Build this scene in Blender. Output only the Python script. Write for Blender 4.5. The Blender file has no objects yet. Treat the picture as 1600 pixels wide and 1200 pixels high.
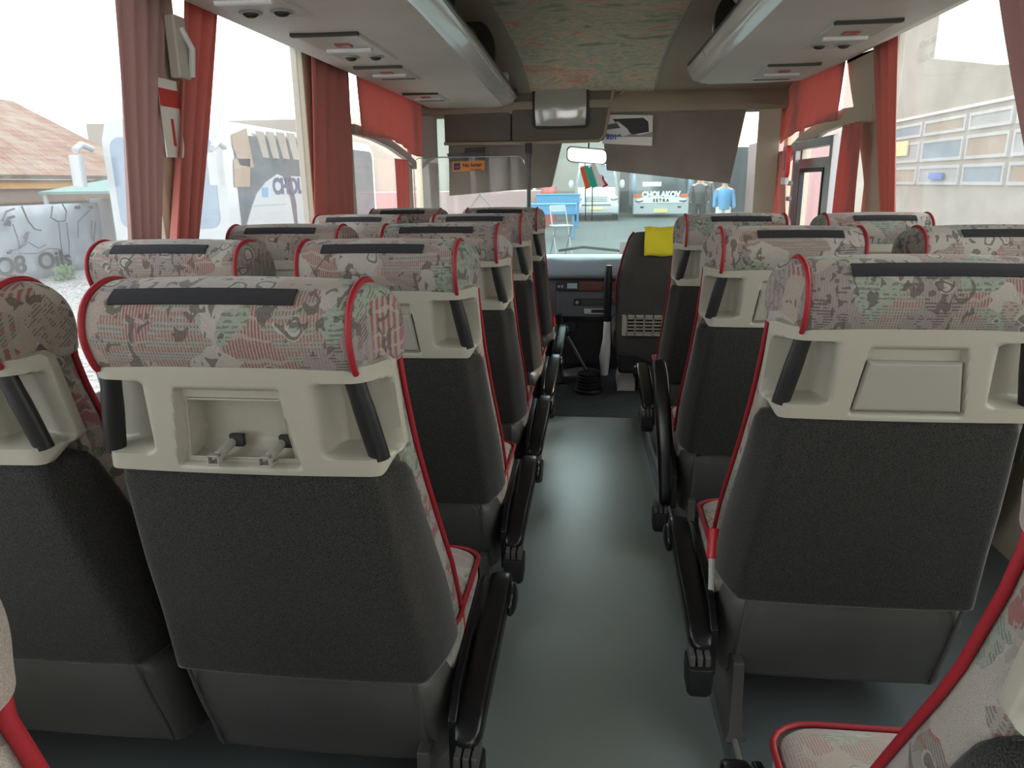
import bpy, bmesh, math, random
import numpy as np
from mathutils import Vector, Matrix
random.seed(7)
SC = bpy.context.scene
COL = SC.collection
PI = math.pi
# ------------------------------------------------------------------ camera
F, YAW, PIT, ROL = 1140.8, 0.11712, 0.26834, 0.01221
CAM = Vector((0, 0, 1.12))
def _rot():
    c, s = math.cos(YAW), math.sin(YAW); A = Matrix(((c, s, 0), (-s, c, 0), (0, 0, 1)))
    c, s = math.cos(PIT), math.sin(PIT); B = Matrix(((1, 0, 0), (0, c, -s), (0, s, c)))
    c, s = math.cos(ROL), math.sin(ROL); D = Matrix(((c, 0, -s), (0, 1, 0), (s, 0, c)))
    return D @ B @ A
MROT = _rot()
right, fwd, up = MROT[0], MROT[1], MROT[2]
cd = bpy.data.cameras.new('camera'); cam = bpy.data.objects.new('camera', cd); COL.objects.link(cam)
cd.sensor_width = 36; cd.sensor_fit = 'HORIZONTAL'; cd.lens = 36 * F / 1600; cd.clip_start = .02; cd.clip_end = 500
m3 = Matrix((right, up, -Vector(fwd))).transposed()
cam.matrix_world = Matrix.Translation(CAM) @ m3.to_4x4()
SC.camera = cam
def at(u, v, ax, val):      # photo pixel -> the point of that sight line on a given world plane
    d = MROT.transposed() @ Vector(((u - 800) / F, 1.0, -(v - 600) / F))
    i = 'XYZ'.index(ax)
    return CAM + d * ((val - CAM[i]) / d[i])
# ------------------------------------------------------------------ light and exposure
SC.view_settings.view_transform = 'Standard'; SC.view_settings.look = 'None'
SC.view_settings.gamma = 1; SC.view_settings.use_curve_mapping = False
SC.view_settings.exposure = 2.18
SC.cycles.transparent_max_bounces = 32
SC.cycles.max_bounces = 10; SC.cycles.diffuse_bounces = 6
W = bpy.data.worlds.new('hazy_sky'); SC.world = W; W.use_nodes = True
wn, wl = W.node_tree.nodes, W.node_tree.links
bg = wn['Background']
tc = wn.new('ShaderNodeTexCoord'); sx = wn.new('ShaderNodeSeparateXYZ'); cr = wn.new('ShaderNodeValToRGB')
wl.new(tc.outputs['Generated'], sx.inputs[0]); wl.new(sx.outputs['Z'], cr.inputs[0]); wl.new(cr.outputs[0], bg.inputs[0])
cr.color_ramp.elements[0].position = 0.0; cr.color_ramp.elements[0].color = (1, .985, .955, 1)
cr.color_ramp.elements[1].position = .7; cr.color_ramp.elements[1].color = (.88, .95, 1, 1)
bg.inputs[1].default_value = 1.3
sd_ = bpy.data.lights.new('low_sun', 'SUN'); sd_.energy = .5; sd_.angle = R_ = math.radians(4); sd_.color = (1, .86, .66)
so = bpy.data.objects.new('low_sun', sd_); COL.objects.link(so)
so.rotation_euler = Vector((-.75, -.5, -.42)).to_track_quat('-Z', 'Y').to_euler()

# ------------------------------------------------------------------ materials
def lin(h):
    h = h.lstrip('#'); o = []
    for i in (0, 2, 4):
        c = int(h[i:i + 2], 16) / 255; o.append(c / 12.92 if c <= .04045 else ((c + .055) / 1.055) ** 2.4)
    return (*o, 1)
class NT:
    def __init__(s, m): s.t = m.node_tree; s.n = s.t.nodes; s.l = s.t.links
    def new(s, typ, **kw):
        nd = s.n.new(typ)
        for k, v in kw.items():
            if k.startswith('i_'):
                key = k[2:]; key = int(key) if key.isdigit() else key
                s.set(nd, key, v)
            else: setattr(nd, k, v)
        return nd
    def set(s, nd, key, v):
        if isinstance(v, bpy.types.NodeSocket): s.l.new(v, nd.inputs[key])
        else: nd.inputs[key].default_value = v
    def math(s, op, a, b=0., c=0.):
        nd = s.n.new('ShaderNodeMath'); nd.operation = op; s.set(nd, 0, a); s.set(nd, 1, b); s.set(nd, 2, c); return nd.outputs[0]
    def mix(s, f, a, b, mode='MIX'):
        nd = s.n.new('ShaderNodeMix'); nd.data_type = 'RGBA'; nd.blend_type = mode
        s.set(nd, 0, f); s.set(nd, 6, a); s.set(nd, 7, b); return nd.outputs[2]
    def ramp(s, f, stops, const=False):
        nd = s.n.new('ShaderNodeValToRGB'); e = nd.color_ramp.elements
        if const: nd.color_ramp.interpolation = 'CONSTANT'
        while len(e) < len(stops): e.new(.5)
        for i, (p, c) in enumerate(stops):
            e[i].position = p; e[i].color = c if not isinstance(c, str) else lin(c)
        s.set(nd, 0, f); return nd.outputs[0]
MATS = {}
def mat(name, col, rough=.6, metal=0., var=0., vscale=8., bump=0., bscale=200., spec=.5, coat=0., emis=None):
    m = bpy.data.materials.new(name); m.use_nodes = True; N = NT(m); b = N.n['Principled BSDF']
    c = lin(col); b.inputs['Base Color'].default_value = c
    b.inputs['Roughness'].default_value = rough; b.inputs['Metallic'].default_value = metal
    b.inputs['Specular IOR Level'].default_value = spec; b.inputs['Coat Weight'].default_value = coat
    T = N.new('ShaderNodeTexCoord').outputs['Object']
    if var:
        n = N.new('ShaderNodeTexNoise', i_Vector=T, i_Scale=vscale, i_Detail=4.)
        lo = tuple(x * (1 - var) for x in c[:3]) + (1,); hi = tuple(min(1, x * (1 + var)) for x in c[:3]) + (1,)
        N.set(b, 'Base Color', N.ramp(n.outputs[0], [(.3, lo), (.7, hi)]))
    if bump:
        n = N.new('ShaderNodeTexNoise', i_Vector=T, i_Scale=bscale, i_Detail=2.)
        bp = N.new('ShaderNodeBump', i_Height=n.outputs[0], i_Strength=bump, i_Distance=.002); N.set(b, 'Normal', bp.outputs[0])
    if emis: b.inputs['Emission Color'].default_value = lin(emis[0]); b.inputs['Emission Strength'].default_value = emis[1]
    MATS[name] = m; return m
mat('panel_plastic', '#a9a698', .38, bump=.12, bscale=900)
mat('tray_plastic', '#9d9a90', .4, bump=.1, bscale=900)
mat('lower_plastic', '#565552', .42, var=.12, vscale=6, bump=.15, bscale=700)
mat('black_plastic', '#161618', .28)
mat('black_matte', '#1b1b1c', .55)
mat('grip_rubber', '#17171a', .42, bump=.2, bscale=60)
mat('piping_red', '#941522', .6)
mat('velcro', '#26262a', .95, bump=.8, bscale=900)
mat('buckle_red', '#d0202c', .35)
mat('steel', '#9a9a9a', .3, metal=1.)
mat('chrome', '#d8d8d8', .12, metal=1.)
mat('rack_panel', '#c6bfb4', .55, var=.06, vscale=3, bump=.05, bscale=400)
mat('rack_lens', '#e0e0da', .16, spec=.8, coat=.6)
mat('rack_dark', '#2c2b26', .6)
mat('rack_grey', '#8b8880', .5)
mat('unit_plastic', '#b3ada2', .45)
mat('lamp_red', '#8c3a34', .4)
mat('console_dark', '#57524a', .7, var=.1, vscale=4, bump=.2, bscale=300)
mat('beam_brown', '#8f8270', .7, var=.08, vscale=3)
mat('pillar_beige', '#b3a994', .65, bump=.1, bscale=300)
mat('wall_plastic', '#96918a', .6)
mat('visor_cloth', '#7d756a', .85, var=.12, vscale=5)
mat('dash_dark', '#54585e', .5, bump=.2, bscale=500)
mat('dash_pad', '#8b9aa4', .25, bump=.1, bscale=300)
mat('wood_trim', '#5b3023', .35, var=.4, vscale=20)
mat('radio', '#1d2022', .4)
mat('lcd', '#9fb4c2', .3)
mat('rubber_mat', '#303638', .6)
mat('driver_cloth', '#484643', .9, var=.1, vscale=12, bump=.3, bscale=600)
mat('yellow_cloth', '#f6e636', .9, bump=.3, bscale=400)
mat('white_plastic', '#c8c8c6', .4)
mat('silver_frame', '#8d8f90', .35, metal=.6)
mat('wood_sill', '#b07a4c', .5)
mat('sticker_white', '#d8d4cc', .5)
mat('sticker_red', '#b8352f', .5)
mat('sticker_orange', '#c87a28', .5)
mat('ink_navy', '#1c2450', .5)
mat('ink_black', '#141414', .5)
mat('ink_grey', '#8d8f92', .5)
mat('sketch_ink', '#43464c', .6)
mat('ink_blue', '#2458b0', .5)
mat('white_paint', '#a9adaf', .3, coat=.4)
mat('dark_glass', '#3a4248', .12, spec=.8)
mat('blue_glass', '#687f92', .12, spec=.8)
mat('tyre', '#141414', .8)
mat('yellow_wall', '#b27f2b', .8, var=.15, vscale=1.2)
mat('shed_brown', '#6b5648', .8)
mat('teal_canvas', '#67867f', .8)
mat('banner_white', '#989fa6', .8, var=.06, vscale=1.5)
mat('pink_wall', '#a17c7a', .85, var=.08, vscale=.8)
mat('red_paint', '#b5403c', .6)
mat('concrete_wall', '#8f887d', .9, var=.1, vscale=.7)
mat('dark_shop', '#2a2f33', .5)
mat('blue_cloth', '#3f7fa8', .7)
mat('skin', '#b98a70', .6)
mat('orange', '#e0601f', .6)
mat('flag_green', '#2fb09c', .6)
mat('flag_white', '#e6e4e0', .6)
mat('plate_yellow', '#d8c98a', .5)
def faint():
    m = bpy.data.materials.new('etched'); m.use_nodes = True; N = NT(m); b = N.n['Principled BSDF']; b.inputs['Base Color'].default_value = (.45, .45, .45, 1); b.inputs['Alpha'].default_value = .16; MATS['etched'] = m
faint()
mat('foliage', '#5f7a4c', .8)
mat('warm_panel', '#8a7560', .7)
mat('bag_plastic', '#a39a8c', .35, bump=.4, bscale=40)

def curtain_mat(name, col):
    m = bpy.data.materials.new(name); m.use_nodes = True; N = NT(m); b = N.n['Principled BSDF']
    b.inputs['Base Color'].default_value = lin(col); b.inputs['Roughness'].default_value = .9
    b.inputs['Sheen Weight'].default_value = .3
    tr = N.new('ShaderNodeBsdfTranslucent'); tr.inputs[0].default_value = lin(col)
    mx = N.new('ShaderNodeMixShader', i_0=.35); N.l.new(b.outputs[0], mx.inputs[1]); N.l.new(tr.outputs[0], mx.inputs[2])
    N.l.new(mx.outputs[0], N.n['Material Output'].inputs[0]); MATS[name] = m
curtain_mat('curtain_red', '#cb7a70'); curtain_mat('curtain_hazed', '#ba9794')  # second cloth is greyer: window glare haze mixed into the red

def glass_mat(name, dust_glare, tint=(1, 1, 1, 1), dscale=3.):
    m = bpy.data.materials.new(name); m.use_nodes = True; N = NT(m); N.n.remove(N.n['Principled BSDF'])
    T = N.new('ShaderNodeTexCoord').outputs['Object']
    t = N.new('ShaderNodeBsdfTransparent'); t.inputs[0].default_value = tint
    g = N.new('ShaderNodeBsdfGlossy'); g.inputs['Roughness'].default_value = .02
    lw = N.new('ShaderNodeLayerWeight'); lw.inputs[0].default_value = .5; fq = N.math('MULTIPLY_ADD', N.math('POWER', lw.outputs['Facing'], 5.), .35, .02)
    a = N.new('ShaderNodeMixShader'); N.l.new(fq, a.inputs[0]); N.l.new(t.outputs[0], a.inputs[1]); N.l.new(g.outputs[0], a.inputs[2])
    tl = N.new('ShaderNodeBsdfTranslucent'); tl.inputs[0].default_value = (.9, .9, .88, 1)  # white film: dirty glass, with veiling glare put into its colour too
    n = N.new('ShaderNodeTexNoise', i_Vector=T, i_Scale=dscale, i_Detail=6., i_Roughness=.7)
    n2 = N.new('ShaderNodeTexNoise', i_Vector=T, i_Scale=90., i_Detail=2.)
    sp = N.math('MULTIPLY', N.math('GREATER_THAN', n2.outputs[0], .70), .25)
    f = N.math('ADD', N.math('MULTIPLY', n.outputs[0], dust_glare * 2), N.math('MULTIPLY', sp, dust_glare * 4))
    b = N.new('ShaderNodeMixShader'); N.l.new(f, b.inputs[0]); N.l.new(a.outputs[0], b.inputs[1]); N.l.new(tl.outputs[0], b.inputs[2])
    N.l.new(b.outputs[0], N.n['Material Output'].inputs[0]); MATS[name] = m
glass_mat('glass_clean', .02); glass_mat('glass_left', .05, (.71, .72, .73, 1)); glass_mat('glass_dust_glare', .07, (.70, .70, .69, 1), dscale=5.)
glass_mat('glass_front', .03, (.74, .84, .83, 1))

def fabric_mat(name, pale=0.):
    m = bpy.data.materials.new(name); m.use_nodes = True; N = NT(m); b = N.n['Principled BSDF']
    b.inputs['Roughness'].default_value = .95; b.inputs['Sheen Weight'].default_value = .2; b.inputs['Specular IOR Level'].default_value = .15
    T = N.new('ShaderNodeTexCoord').outputs['Object']
    r = N.new('ShaderNodeObjectInfo').outputs['Random']
    off = N.new('ShaderNodeCombineXYZ', i_0=N.math('MULTIPLY', r, 9.), i_1=N.math('MULTIPLY', r, 5.), i_2=N.math('MULTIPLY', r, 3.))
    V = N.new('ShaderNodeVectorMath', operation='ADD', i_0=T, i_1=off.outputs[0]).outputs[0]
    def noise(sc, d=2., dist=0., vec=None): return N.new('ShaderNodeTexNoise', i_Vector=vec or V, i_Scale=sc, i_Detail=d, i_Distortion=dist).outputs
    wv = N.new('ShaderNodeVectorMath', operation='MULTIPLY_ADD', i_0=noise(22.)[1], i_1=(.04, .04, .04), i_2=V).outputs[0]
    vo = N.new('ShaderNodeTexVoronoi', i_Vector=wv, i_Scale=14.)
    sep = N.new('ShaderNodeSeparateColor', i_0=vo.outputs['Color']); ra, rb, rc = sep.outputs[0], sep.outputs[1], sep.outputs[2]
    so_ = N.new('ShaderNodeSeparateXYZ', i_0=T)
    ax = N.math('SINE', N.math('MULTIPLY', so_.outputs[0], 1500.)); ay = N.math('SINE', N.math('MULTIPLY', N.math('ADD', so_.outputs[2], N.math('MULTIPLY', so_.outputs[1], -.8)), 1150.))
    jx = N.math('ADD', ax, N.math('MULTIPLY_ADD', noise(300., 1.)[0], 1.6, -.8)); jy = N.math('ADD', ay, N.math('MULTIPLY_ADD', noise(300., 1.)[0], 1.6, -.8))
    vs = N.math('GREATER_THAN', jx, 0.); hs = N.math('GREATER_THAN', jy, 0.)
    col = N.ramp(ra, [(0, '#979189'), (.2, '#a3958b'), (.38, '#8f998b'), (.52, '#98918a'), (.7, '#8f8a86'), (.84, '#aaa49b')], True)
    def band(a, b_): return N.math('MULTIPLY', N.math('GREATER_THAN', ra, a), N.math('LESS_THAN', ra, b_))
    # grey crosshatch with dusty red bands
    col = N.mix(N.math('MULTIPLY', N.math('MULTIPLY', vs, hs), N.math('MULTIPLY', band(-1., .2), .75)), col, lin('#5f5c58'))
    wb_ = N.new('ShaderNodeTexWave', i_Vector=wv, i_Scale=16., i_Distortion=1.5, bands_direction='Z'); wb_.inputs['Detail Scale'].default_value = .6
    rbands = N.math('MULTIPLY', N.math('GREATER_THAN', wb_.outputs['Fac'], .72), N.math('MULTIPLY', band(-1., .2), vs))
    col = N.mix(N.math('MULTIPLY', rbands, .8), col, lin('#955a50'))
    # mint patch with dark dashes
    col = N.mix(N.math('MULTIPLY', N.math('MULTIPLY', hs, N.math('GREATER_THAN', noise(120., 1.)[0], .5)), N.math('MULTIPLY', band(.38, .52), .75)), col, lin('#5d6158'))
    # red ribbed patch with pale waves
    col = N.mix(N.math('MULTIPLY', vs, N.math('MULTIPLY', band(.52, .7), .85)), col, lin('#8c3f40'))
    ww = N.new('ShaderNodeTexWave', i_Vector=wv, i_Scale=13., i_Distortion=2.5, bands_direction='Z')
    col = N.mix(N.math('MULTIPLY', N.math('GREATER_THAN', ww.outputs['Fac'], .92), N.math('MULTIPLY', band(.52, .7), .7)), col, lin('#a59d92'))
    # grey patch with pink and dark hatching
    col = N.mix(N.math('MULTIPLY', vs, N.math('MULTIPLY', band(.7, .84), .6)), col, lin('#857070'))
    col = N.mix(N.math('MULTIPLY', N.math('MULTIPLY', hs, N.math('GREATER_THAN', noise(60., 1.)[0], .54)), N.math('MULTIPLY', band(.7, .84), .85)), col, lin('#4f4c49'))
    # rings and flowers
    v3 = N.new('ShaderNodeTexVoronoi', i_Vector=wv, i_Scale=24.); d3 = v3.outputs['Distance']
    s3 = N.new('ShaderNodeSeparateColor', i_0=v3.outputs['Color'])
    inr = N.math('MULTIPLY', N.math('LESS_THAN', d3, .40), N.math('GREATER_THAN', s3.outputs[0], .80))
    rings = N.math('GREATER_THAN', N.math('SINE', N.math('MULTIPLY', d3, 26.)), .2)
    ringc = N.mix(rings, lin('#b0aa9e'), lin('#5c5954')); ringc = N.mix(N.math('LESS_THAN', d3, .1), ringc, lin('#8ea596'))
    col = N.mix(N.math('MULTIPLY', inr, .85), col, ringc)
    # dark brush splotches in places
    mp = N.new('ShaderNodeMapping', i_Vector=V); mp.inputs['Scale'].default_value = (1.6, 1, 1.); mp.inputs['Rotation'].default_value = (0, .6, 0)
    spl = N.math('MULTIPLY', N.math('GREATER_THAN', noise(42., 1.5, .8, mp.outputs[0])[0], .58), N.math('GREATER_THAN', noise(9., 0.)[0], .5))
    col = N.mix(N.math('MULTIPLY', spl, .8), col, lin('#4b4642'))
    fine = noise(1300., 0.)[0]
    col = N.mix(1., col, N.ramp(fine, [(.3, (.75, .75, .75, 1)), (.7, (1.2, 1.2, 1.2, 1))]), 'MULTIPLY')
    col = N.mix(.22, col, lin('#77726a'))
    if pale: col = N.mix(pale, col, lin('#d9d4cf'))
    N.set(b, 'Base Color', col)
    bp = N.new('ShaderNodeBump', i_Height=fine, i_Strength=.35, i_Distance=.001); N.set(b, 'Normal', bp.outputs[0])
    MATS[name] = m
fabric_mat('seat_fabric'); fabric_mat('cushion_fabric', .18)
def grey_cloth():
    m = bpy.data.materials.new('grey_cloth'); m.use_nodes = True; N = NT(m); b = N.n['Principled BSDF']
    b.inputs['Roughness'].default_value = 1.; b.inputs['Sheen Weight'].default_value = .42; b.inputs['Sheen Roughness'].default_value = .35
    b.inputs['Specular IOR Level'].default_value = .1
    T = N.new('ShaderNodeTexCoord').outputs['Object']
    n = N.new('ShaderNodeTexNoise', i_Vector=T, i_Scale=650., i_Detail=2.)
    N.set(b, 'Base Color', N.ramp(n.outputs[0], [(.35, '#222221'), (.65, '#444341')]))
    bp = N.new('ShaderNodeBump', i_Height=n.outputs[0], i_Strength=.5, i_Distance=.001); N.set(b, 'Normal', bp.outputs[0])
    MATS['grey_cloth'] = m
grey_cloth()
def ceiling_mat():
    m = bpy.data.materials.new('ceiling_cloth'); m.use_nodes = True; N = NT(m); b = N.n['Principled BSDF']; b.inputs['Roughness'].default_value = .95
    T = N.new('ShaderNodeTexCoord').outputs['Object']
    mp = N.new('ShaderNodeMapping', i_Vector=T); mp.inputs['Scale'].default_value = (2.4, 5.5, 5.5)
    n = N.new('ShaderNodeTexNoise', i_Vector=mp.outputs[0], i_Scale=1.6, i_Detail=7., i_Roughness=.68, i_Distortion=.5)
    c = N.ramp(n.outputs[0], [(.3, '#7a7467'), (.4, '#8d9682'), (.46, '#c0ae94'), (.52, '#949d8c'), (.57, '#c9b196'), (.62, '#bb7f70'), (.68, '#b1a890'), (.78, '#96a48d')])
    N.set(b, 'Base Color', c); MATS['ceiling_cloth'] = m
ceiling_mat()
def floor_mat(name, col, rough, ribs=0.):
    m = bpy.data.materials.new(name); m.use_nodes = True; N = NT(m); b = N.n['Principled BSDF']
    T = N.new('ShaderNodeTexCoord').outputs['Object']
    n = N.new('ShaderNodeTexNoise', i_Vector=T, i_Scale=2.2, i_Detail=5.); n2 = N.new('ShaderNodeTexNoise', i_Vector=T, i_Scale=160., i_Detail=2.)
    c = lin(col); c2 = tuple(x * .92 for x in c[:3]) + (1,)
    cc = N.ramp(n.outputs[0], [(.3, c2), (.7, c)])
    sp = N.math('GREATER_THAN', n2.outputs[0], .85)
    cc = N.mix(sp, cc, (.02, .02, .02, 1)); N.set(b, 'Base Color', cc)
    N.set(b, 'Roughness', N.math('MULTIPLY_ADD', n.outputs[0], .06, rough - .03)); b.inputs['Specular IOR Level'].default_value = .6
    if ribs:
        s = N.new('ShaderNodeSeparateXYZ', i_0=T); w = N.math('SINE', N.math('MULTIPLY', s.outputs[0], ribs))
        w2 = N.math('SINE', N.math('MULTIPLY', s.outputs[1], ribs * .6))
        bp = N.new('ShaderNodeBump', i_Height=N.math('MULTIPLY', w, w2), i_Strength=.8, i_Distance=.004); N.set(b, 'Normal', bp.outputs[0])
    MATS[name] = m
floor_mat('aisle_lino', '#a0aba8', .34)
MATS['aisle_lino'].node_tree.nodes['Principled BSDF'].inputs['Coat Weight'].default_value = 1.; MATS['aisle_lino'].node_tree.nodes['Principled BSDF'].inputs['Coat IOR'].default_value = 1.9; MATS['aisle_lino'].node_tree.nodes['Principled BSDF'].inputs['Coat Roughness'].default_value = .32; floor_mat('plinth_floor', '#646c6d', .45); floor_mat('mat_ribbed', '#484f52', .55, 400.)
def cobble_mat():
    m = bpy.data.materials.new('cobbles'); m.use_nodes = True; N = NT(m); b = N.n['Principled BSDF']; b.inputs['Roughness'].default_value = .75
    T = N.new('ShaderNodeTexCoord').outputs['Object']
    v = N.new('ShaderNodeTexVoronoi', i_Vector=T, i_Scale=7., feature='DISTANCE_TO_EDGE')
    n = N.new('ShaderNodeTexNoise', i_Vector=T, i_Scale=.6, i_Detail=5.)
    c = N.ramp(n.outputs[0], [(.3, '#8b8983'), (.7, '#aaa8a2')]); k = N.ramp(v.outputs['Distance'], [(0, '#6d6c69'), (.09, '#ffffff')])
    N.set(b, 'Base Color', N.mix(1., c, k, 'MULTIPLY')); MATS['cobbles'] = m
cobble_mat()
mat('asphalt', '#414744', .8, var=.12, vscale=.5)
def tile_mat():
    m = bpy.data.materials.new('roof_tiles'); m.use_nodes = True; N = NT(m); b = N.n['Principled BSDF']; b.inputs['Roughness'].default_value = .85
    T = N.new('ShaderNodeTexCoord').outputs['Object']
    br = N.new('ShaderNodeTexBrick', i_Vector=T, i_Scale=1.); br.inputs['Brick Width'].default_value = .22; br.inputs['Row Height'].default_value = .3
    br.inputs['Color1'].default_value = lin('#8a5c40'); br.inputs['Color2'].default_value = lin('#765039'); br.inputs['Mortar'].default_value = lin('#5a4236'); br.inputs['Mortar Size'].default_value = .03
    n = N.new('ShaderNodeTexNoise', i_Vector=T, i_Scale=1.5, i_Detail=6.)
    N.set(b, 'Base Color', N.mix(N.ramp(n.outputs[0], [(.4, (0, 0, 0, 1)), (.65, (.7, .7, .7, 1))]), br.outputs[0], lin('#857a6a'))); MATS['roof_tiles'] = m
tile_mat()
# ------------------------------------------------------------------ mesh helpers
class MB:
    def __init__(s): s.v = []; s.f = []
    def add(s, vs, fs):
        n = len(s.v); s.v += [tuple(p) for p in vs]; s.f += [tuple(i + n for i in f) for f in fs]; return s
    def box(s, a, b):
        x0, y0, z0 = a; x1, y1, z1 = b
        x0, x1 = sorted((x0, x1)); y0, y1 = sorted((y0, y1)); z0, z1 = sorted((z0, z1))
        return s.add([(x0, y0, z0), (x1, y0, z0), (x1, y1, z0), (x0, y1, z0), (x0, y0, z1), (x1, y0, z1), (x1, y1, z1), (x0, y1, z1)],
                     [(0, 3, 2, 1), (4, 5, 6, 7), (0, 1, 5, 4), (1, 2, 6, 5), (2, 3, 7, 6), (3, 0, 4, 7)])
    def loft(s, rings, cap=True):
        n = len(rings[0]); vs = [p for r in rings for p in r]; fs = []
        for i in range(len(rings) - 1):
            for j in range(n):
                k = (j + 1) % n; fs.append((i * n + j, i * n + k, (i + 1) * n + k, (i + 1) * n + j))
        if cap: fs.append(tuple(range(n - 1, -1, -1))); fs.append(tuple((len(rings) - 1) * n + j for j in range(n)))
        return s.add(vs, fs)
    def grid(s, P):
        R, Cc = len(P), len(P[0]); vs = [p for r in P for p in r]
        return s.add(vs, [(i * Cc + j, i * Cc + j + 1, (i + 1) * Cc + j + 1, (i + 1) * Cc + j) for i in range(R - 1) for j in range(Cc - 1)])
    def tube(s, pts, r, n=10, flat=1.):
        pts = [Vector(p) for p in pts]; rs = r if isinstance(r, (list, tuple)) else [r] * len(pts)
        rings = []; prev = None
        for i, p in enumerate(pts):
            t = (pts[min(i + 1, len(pts) - 1)] - pts[max(i - 1, 0)]).normalized()
            if prev is None:
                a = Vector((1, 0, 0)) if abs(t.x) < .9 else Vector((0, 1, 0))
                prev = (a - t * a.dot(t)).normalized()
            else: prev = (prev - t * prev.dot(t)).normalized()
            b = t.cross(prev)
            rings.append([p + prev * rs[i] * math.cos(2 * PI * k / n) + b * rs[i] * flat * math.sin(2 * PI * k / n) for k in range(n)])
        return s.loft(rings)
    def prism(s, poly, off):     # polygon of 3-D points swept by a vector
        off = Vector(off); a = [Vector(p) for p in poly]; return s.loft([a, [p + off for p in a]])
    def ball(s, c, r, n=12):
        rx, ry, rz = r if isinstance(r, (list, tuple)) else (r, r, r); rings = []
        for i in range(1, n):
            th = PI * i / n
            rings.append([(c[0] + rx * math.sin(th) * math.cos(2 * PI * j / (2 * n)), c[1] + ry * math.sin(th) * math.sin(2 * PI * j / (2 * n)), c[2] + rz * math.cos(th)) for j in range(2 * n)])
        return s.loft(rings)
    def lathe(s, c, prof, n=24):  # (radius, z)
        return s.loft([[(c[0] + r * math.cos(2 * PI * j / n), c[1] + r * math.sin(2 * PI * j / n), c[2] + z) for j in range(n)] for r, z in prof])
def mesh_of(name, mb, m, smooth=True, recalc=True):
    me = bpy.data.meshes.new(name); me.from_pydata(mb.v, [], mb.f)
    if recalc:
        b = bmesh.new(); b.from_mesh(me); bmesh.ops.recalc_face_normals(b, faces=b.faces); b.to_mesh(me); b.free()
    me.materials.append(MATS[m])
    if smooth: me.shade_smooth()
    return me
def obj(name, mb, m, parent=None, smooth=False, bev=0., sub=0, recalc=True):
    o = bpy.data.objects.new(name, mesh_of(name, mb, m, smooth or bev > 0, recalc)); COL.objects.link(o)
    if parent: o.parent = parent
    if bev: 
        md = o.modifiers.new('b', 'BEVEL'); md.width = bev; md.segments = 3; md.limit_method = 'ANGLE'; md.angle_limit = .6; md.harden_normals = True
    elif smooth and not sub:
        try: o.data.set_sharp_from_angle(angle=math.radians(50))
        except Exception: pass
    if sub: md = o.modifiers.new('s', 'SUBSURF'); md.levels = sub; md.render_levels = sub
    return o
def tag(o, label, cat, group=None, kind=None):
    o['label'] = label; o['category'] = cat
    if group: o['group'] = group
    if kind: o['kind'] = kind
    return o
def struct(o): o['kind'] = 'structure'; return o
def thing(name, label, cat, loc=(0, 0, 0), group=None, rz=0):
    o = bpy.data.objects.new(name, None); COL.objects.link(o); o.location = loc; o.rotation_euler = (0, 0, rz); o.empty_display_size = .05
    return tag(o, label, cat, group)
def B(a, b): return MB().box(a, b)
def text_obj(name, s, size, m, mtx, parent=None, ext=.0006, bold=0., align='CENTER', sx=1.):
    cu = bpy.data.curves.new(name, 'FONT'); cu.body = s; cu.size = size; cu.extrude = ext; cu.offset = bold; cu.align_x = align; cu.align_y = 'CENTER'
    t = bpy.data.objects.new('tmp', cu); COL.objects.link(t)
    dg = bpy.context.evaluated_depsgraph_get(); me = bpy.data.meshes.new_from_object(t.evaluated_get(dg)); COL.objects.unlink(t); bpy.data.objects.remove(t)
    me.transform(Matrix.Diagonal((sx, 1, 1, 1))); me.transform(mtx); me.materials.clear(); me.materials.append(MATS[m]); me.name = name
    o = bpy.data.objects.new(name, me); COL.objects.link(o)
    if parent: o.parent = parent
    return o
def face_mtx(loc, xdir, ydir):   # text plane: x along xdir, y along ydir
    x = Vector(xdir).normalized(); y = Vector(ydir).normalized(); z = x.cross(y)
    M = Matrix((x, y, z)).transposed().to_4x4(); return Matrix.Translation(Vector(loc)) @ M
def lp(x, tab):
    return float(np.interp(x, [t[0] for t in tab], [t[1] for t in tab]))
def sst(a, b, x):
    t = max(0., min(1., (x - a) / (b - a))); return t * t * (3 - 2 * t)
# ------------------------------------------------------------------ big structure
XL, XR = -1.19, 1.19       # inner faces of the side walls
YB, YF = -2.2, 5.1
o = struct(obj('floor', B((-.222, YB, -.03), (.29, 3.46, 0)), 'aisle_lino'))
# aisle edge: raised plinths under the seats
def plinth(side):
    if side < 0: xs = [(-.222, YB), (-.222, 3.3), (-.222, 3.46)]; xo = XL
    else: xs = [(.285, YB), (.272, 1.3), (.215, 3.3), (.212, 3.46)]; xo = XR
    s = 1 if side < 0 else -1
    a = [(x, y, -.03) for x, y in xs] + [(xo, 3.46, -.03), (xo, YB, -.03)]
    r1 = a; r2 = [(p[0] - (0 if i >= len(xs) else s * .004), p[1], .052) for i, p in enumerate(a)]
    r3 = [(p[0] - (0 if i >= len(xs) else s * .014), p[1], .06) for i, p in enumerate(a)]
    return MB().loft([r1, r2, r3])
struct(obj('trim_1', plinth(-1), 'plinth_floor')); struct(obj('trim_2', plinth(1), 'plinth_floor'))
def edge_strip(pts): return MB().tube(pts, .006, 8)
struct(obj('trim_3', edge_strip([(-.236, YB, .06), (-.236, 3.46, .06)]), 'rack_grey', smooth=True))
struct(obj('trim_4', edge_strip([(.299, YB, .06), (.286, 1.3, .06), (.229, 3.3, .06), (.226, 3.46, .06)]), 'rack_grey', smooth=True))
struct(obj('floor_front', B((XL, 3.46, -.05), (XR, 5.2, -.004)), 'mat_ribbed'))
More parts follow.
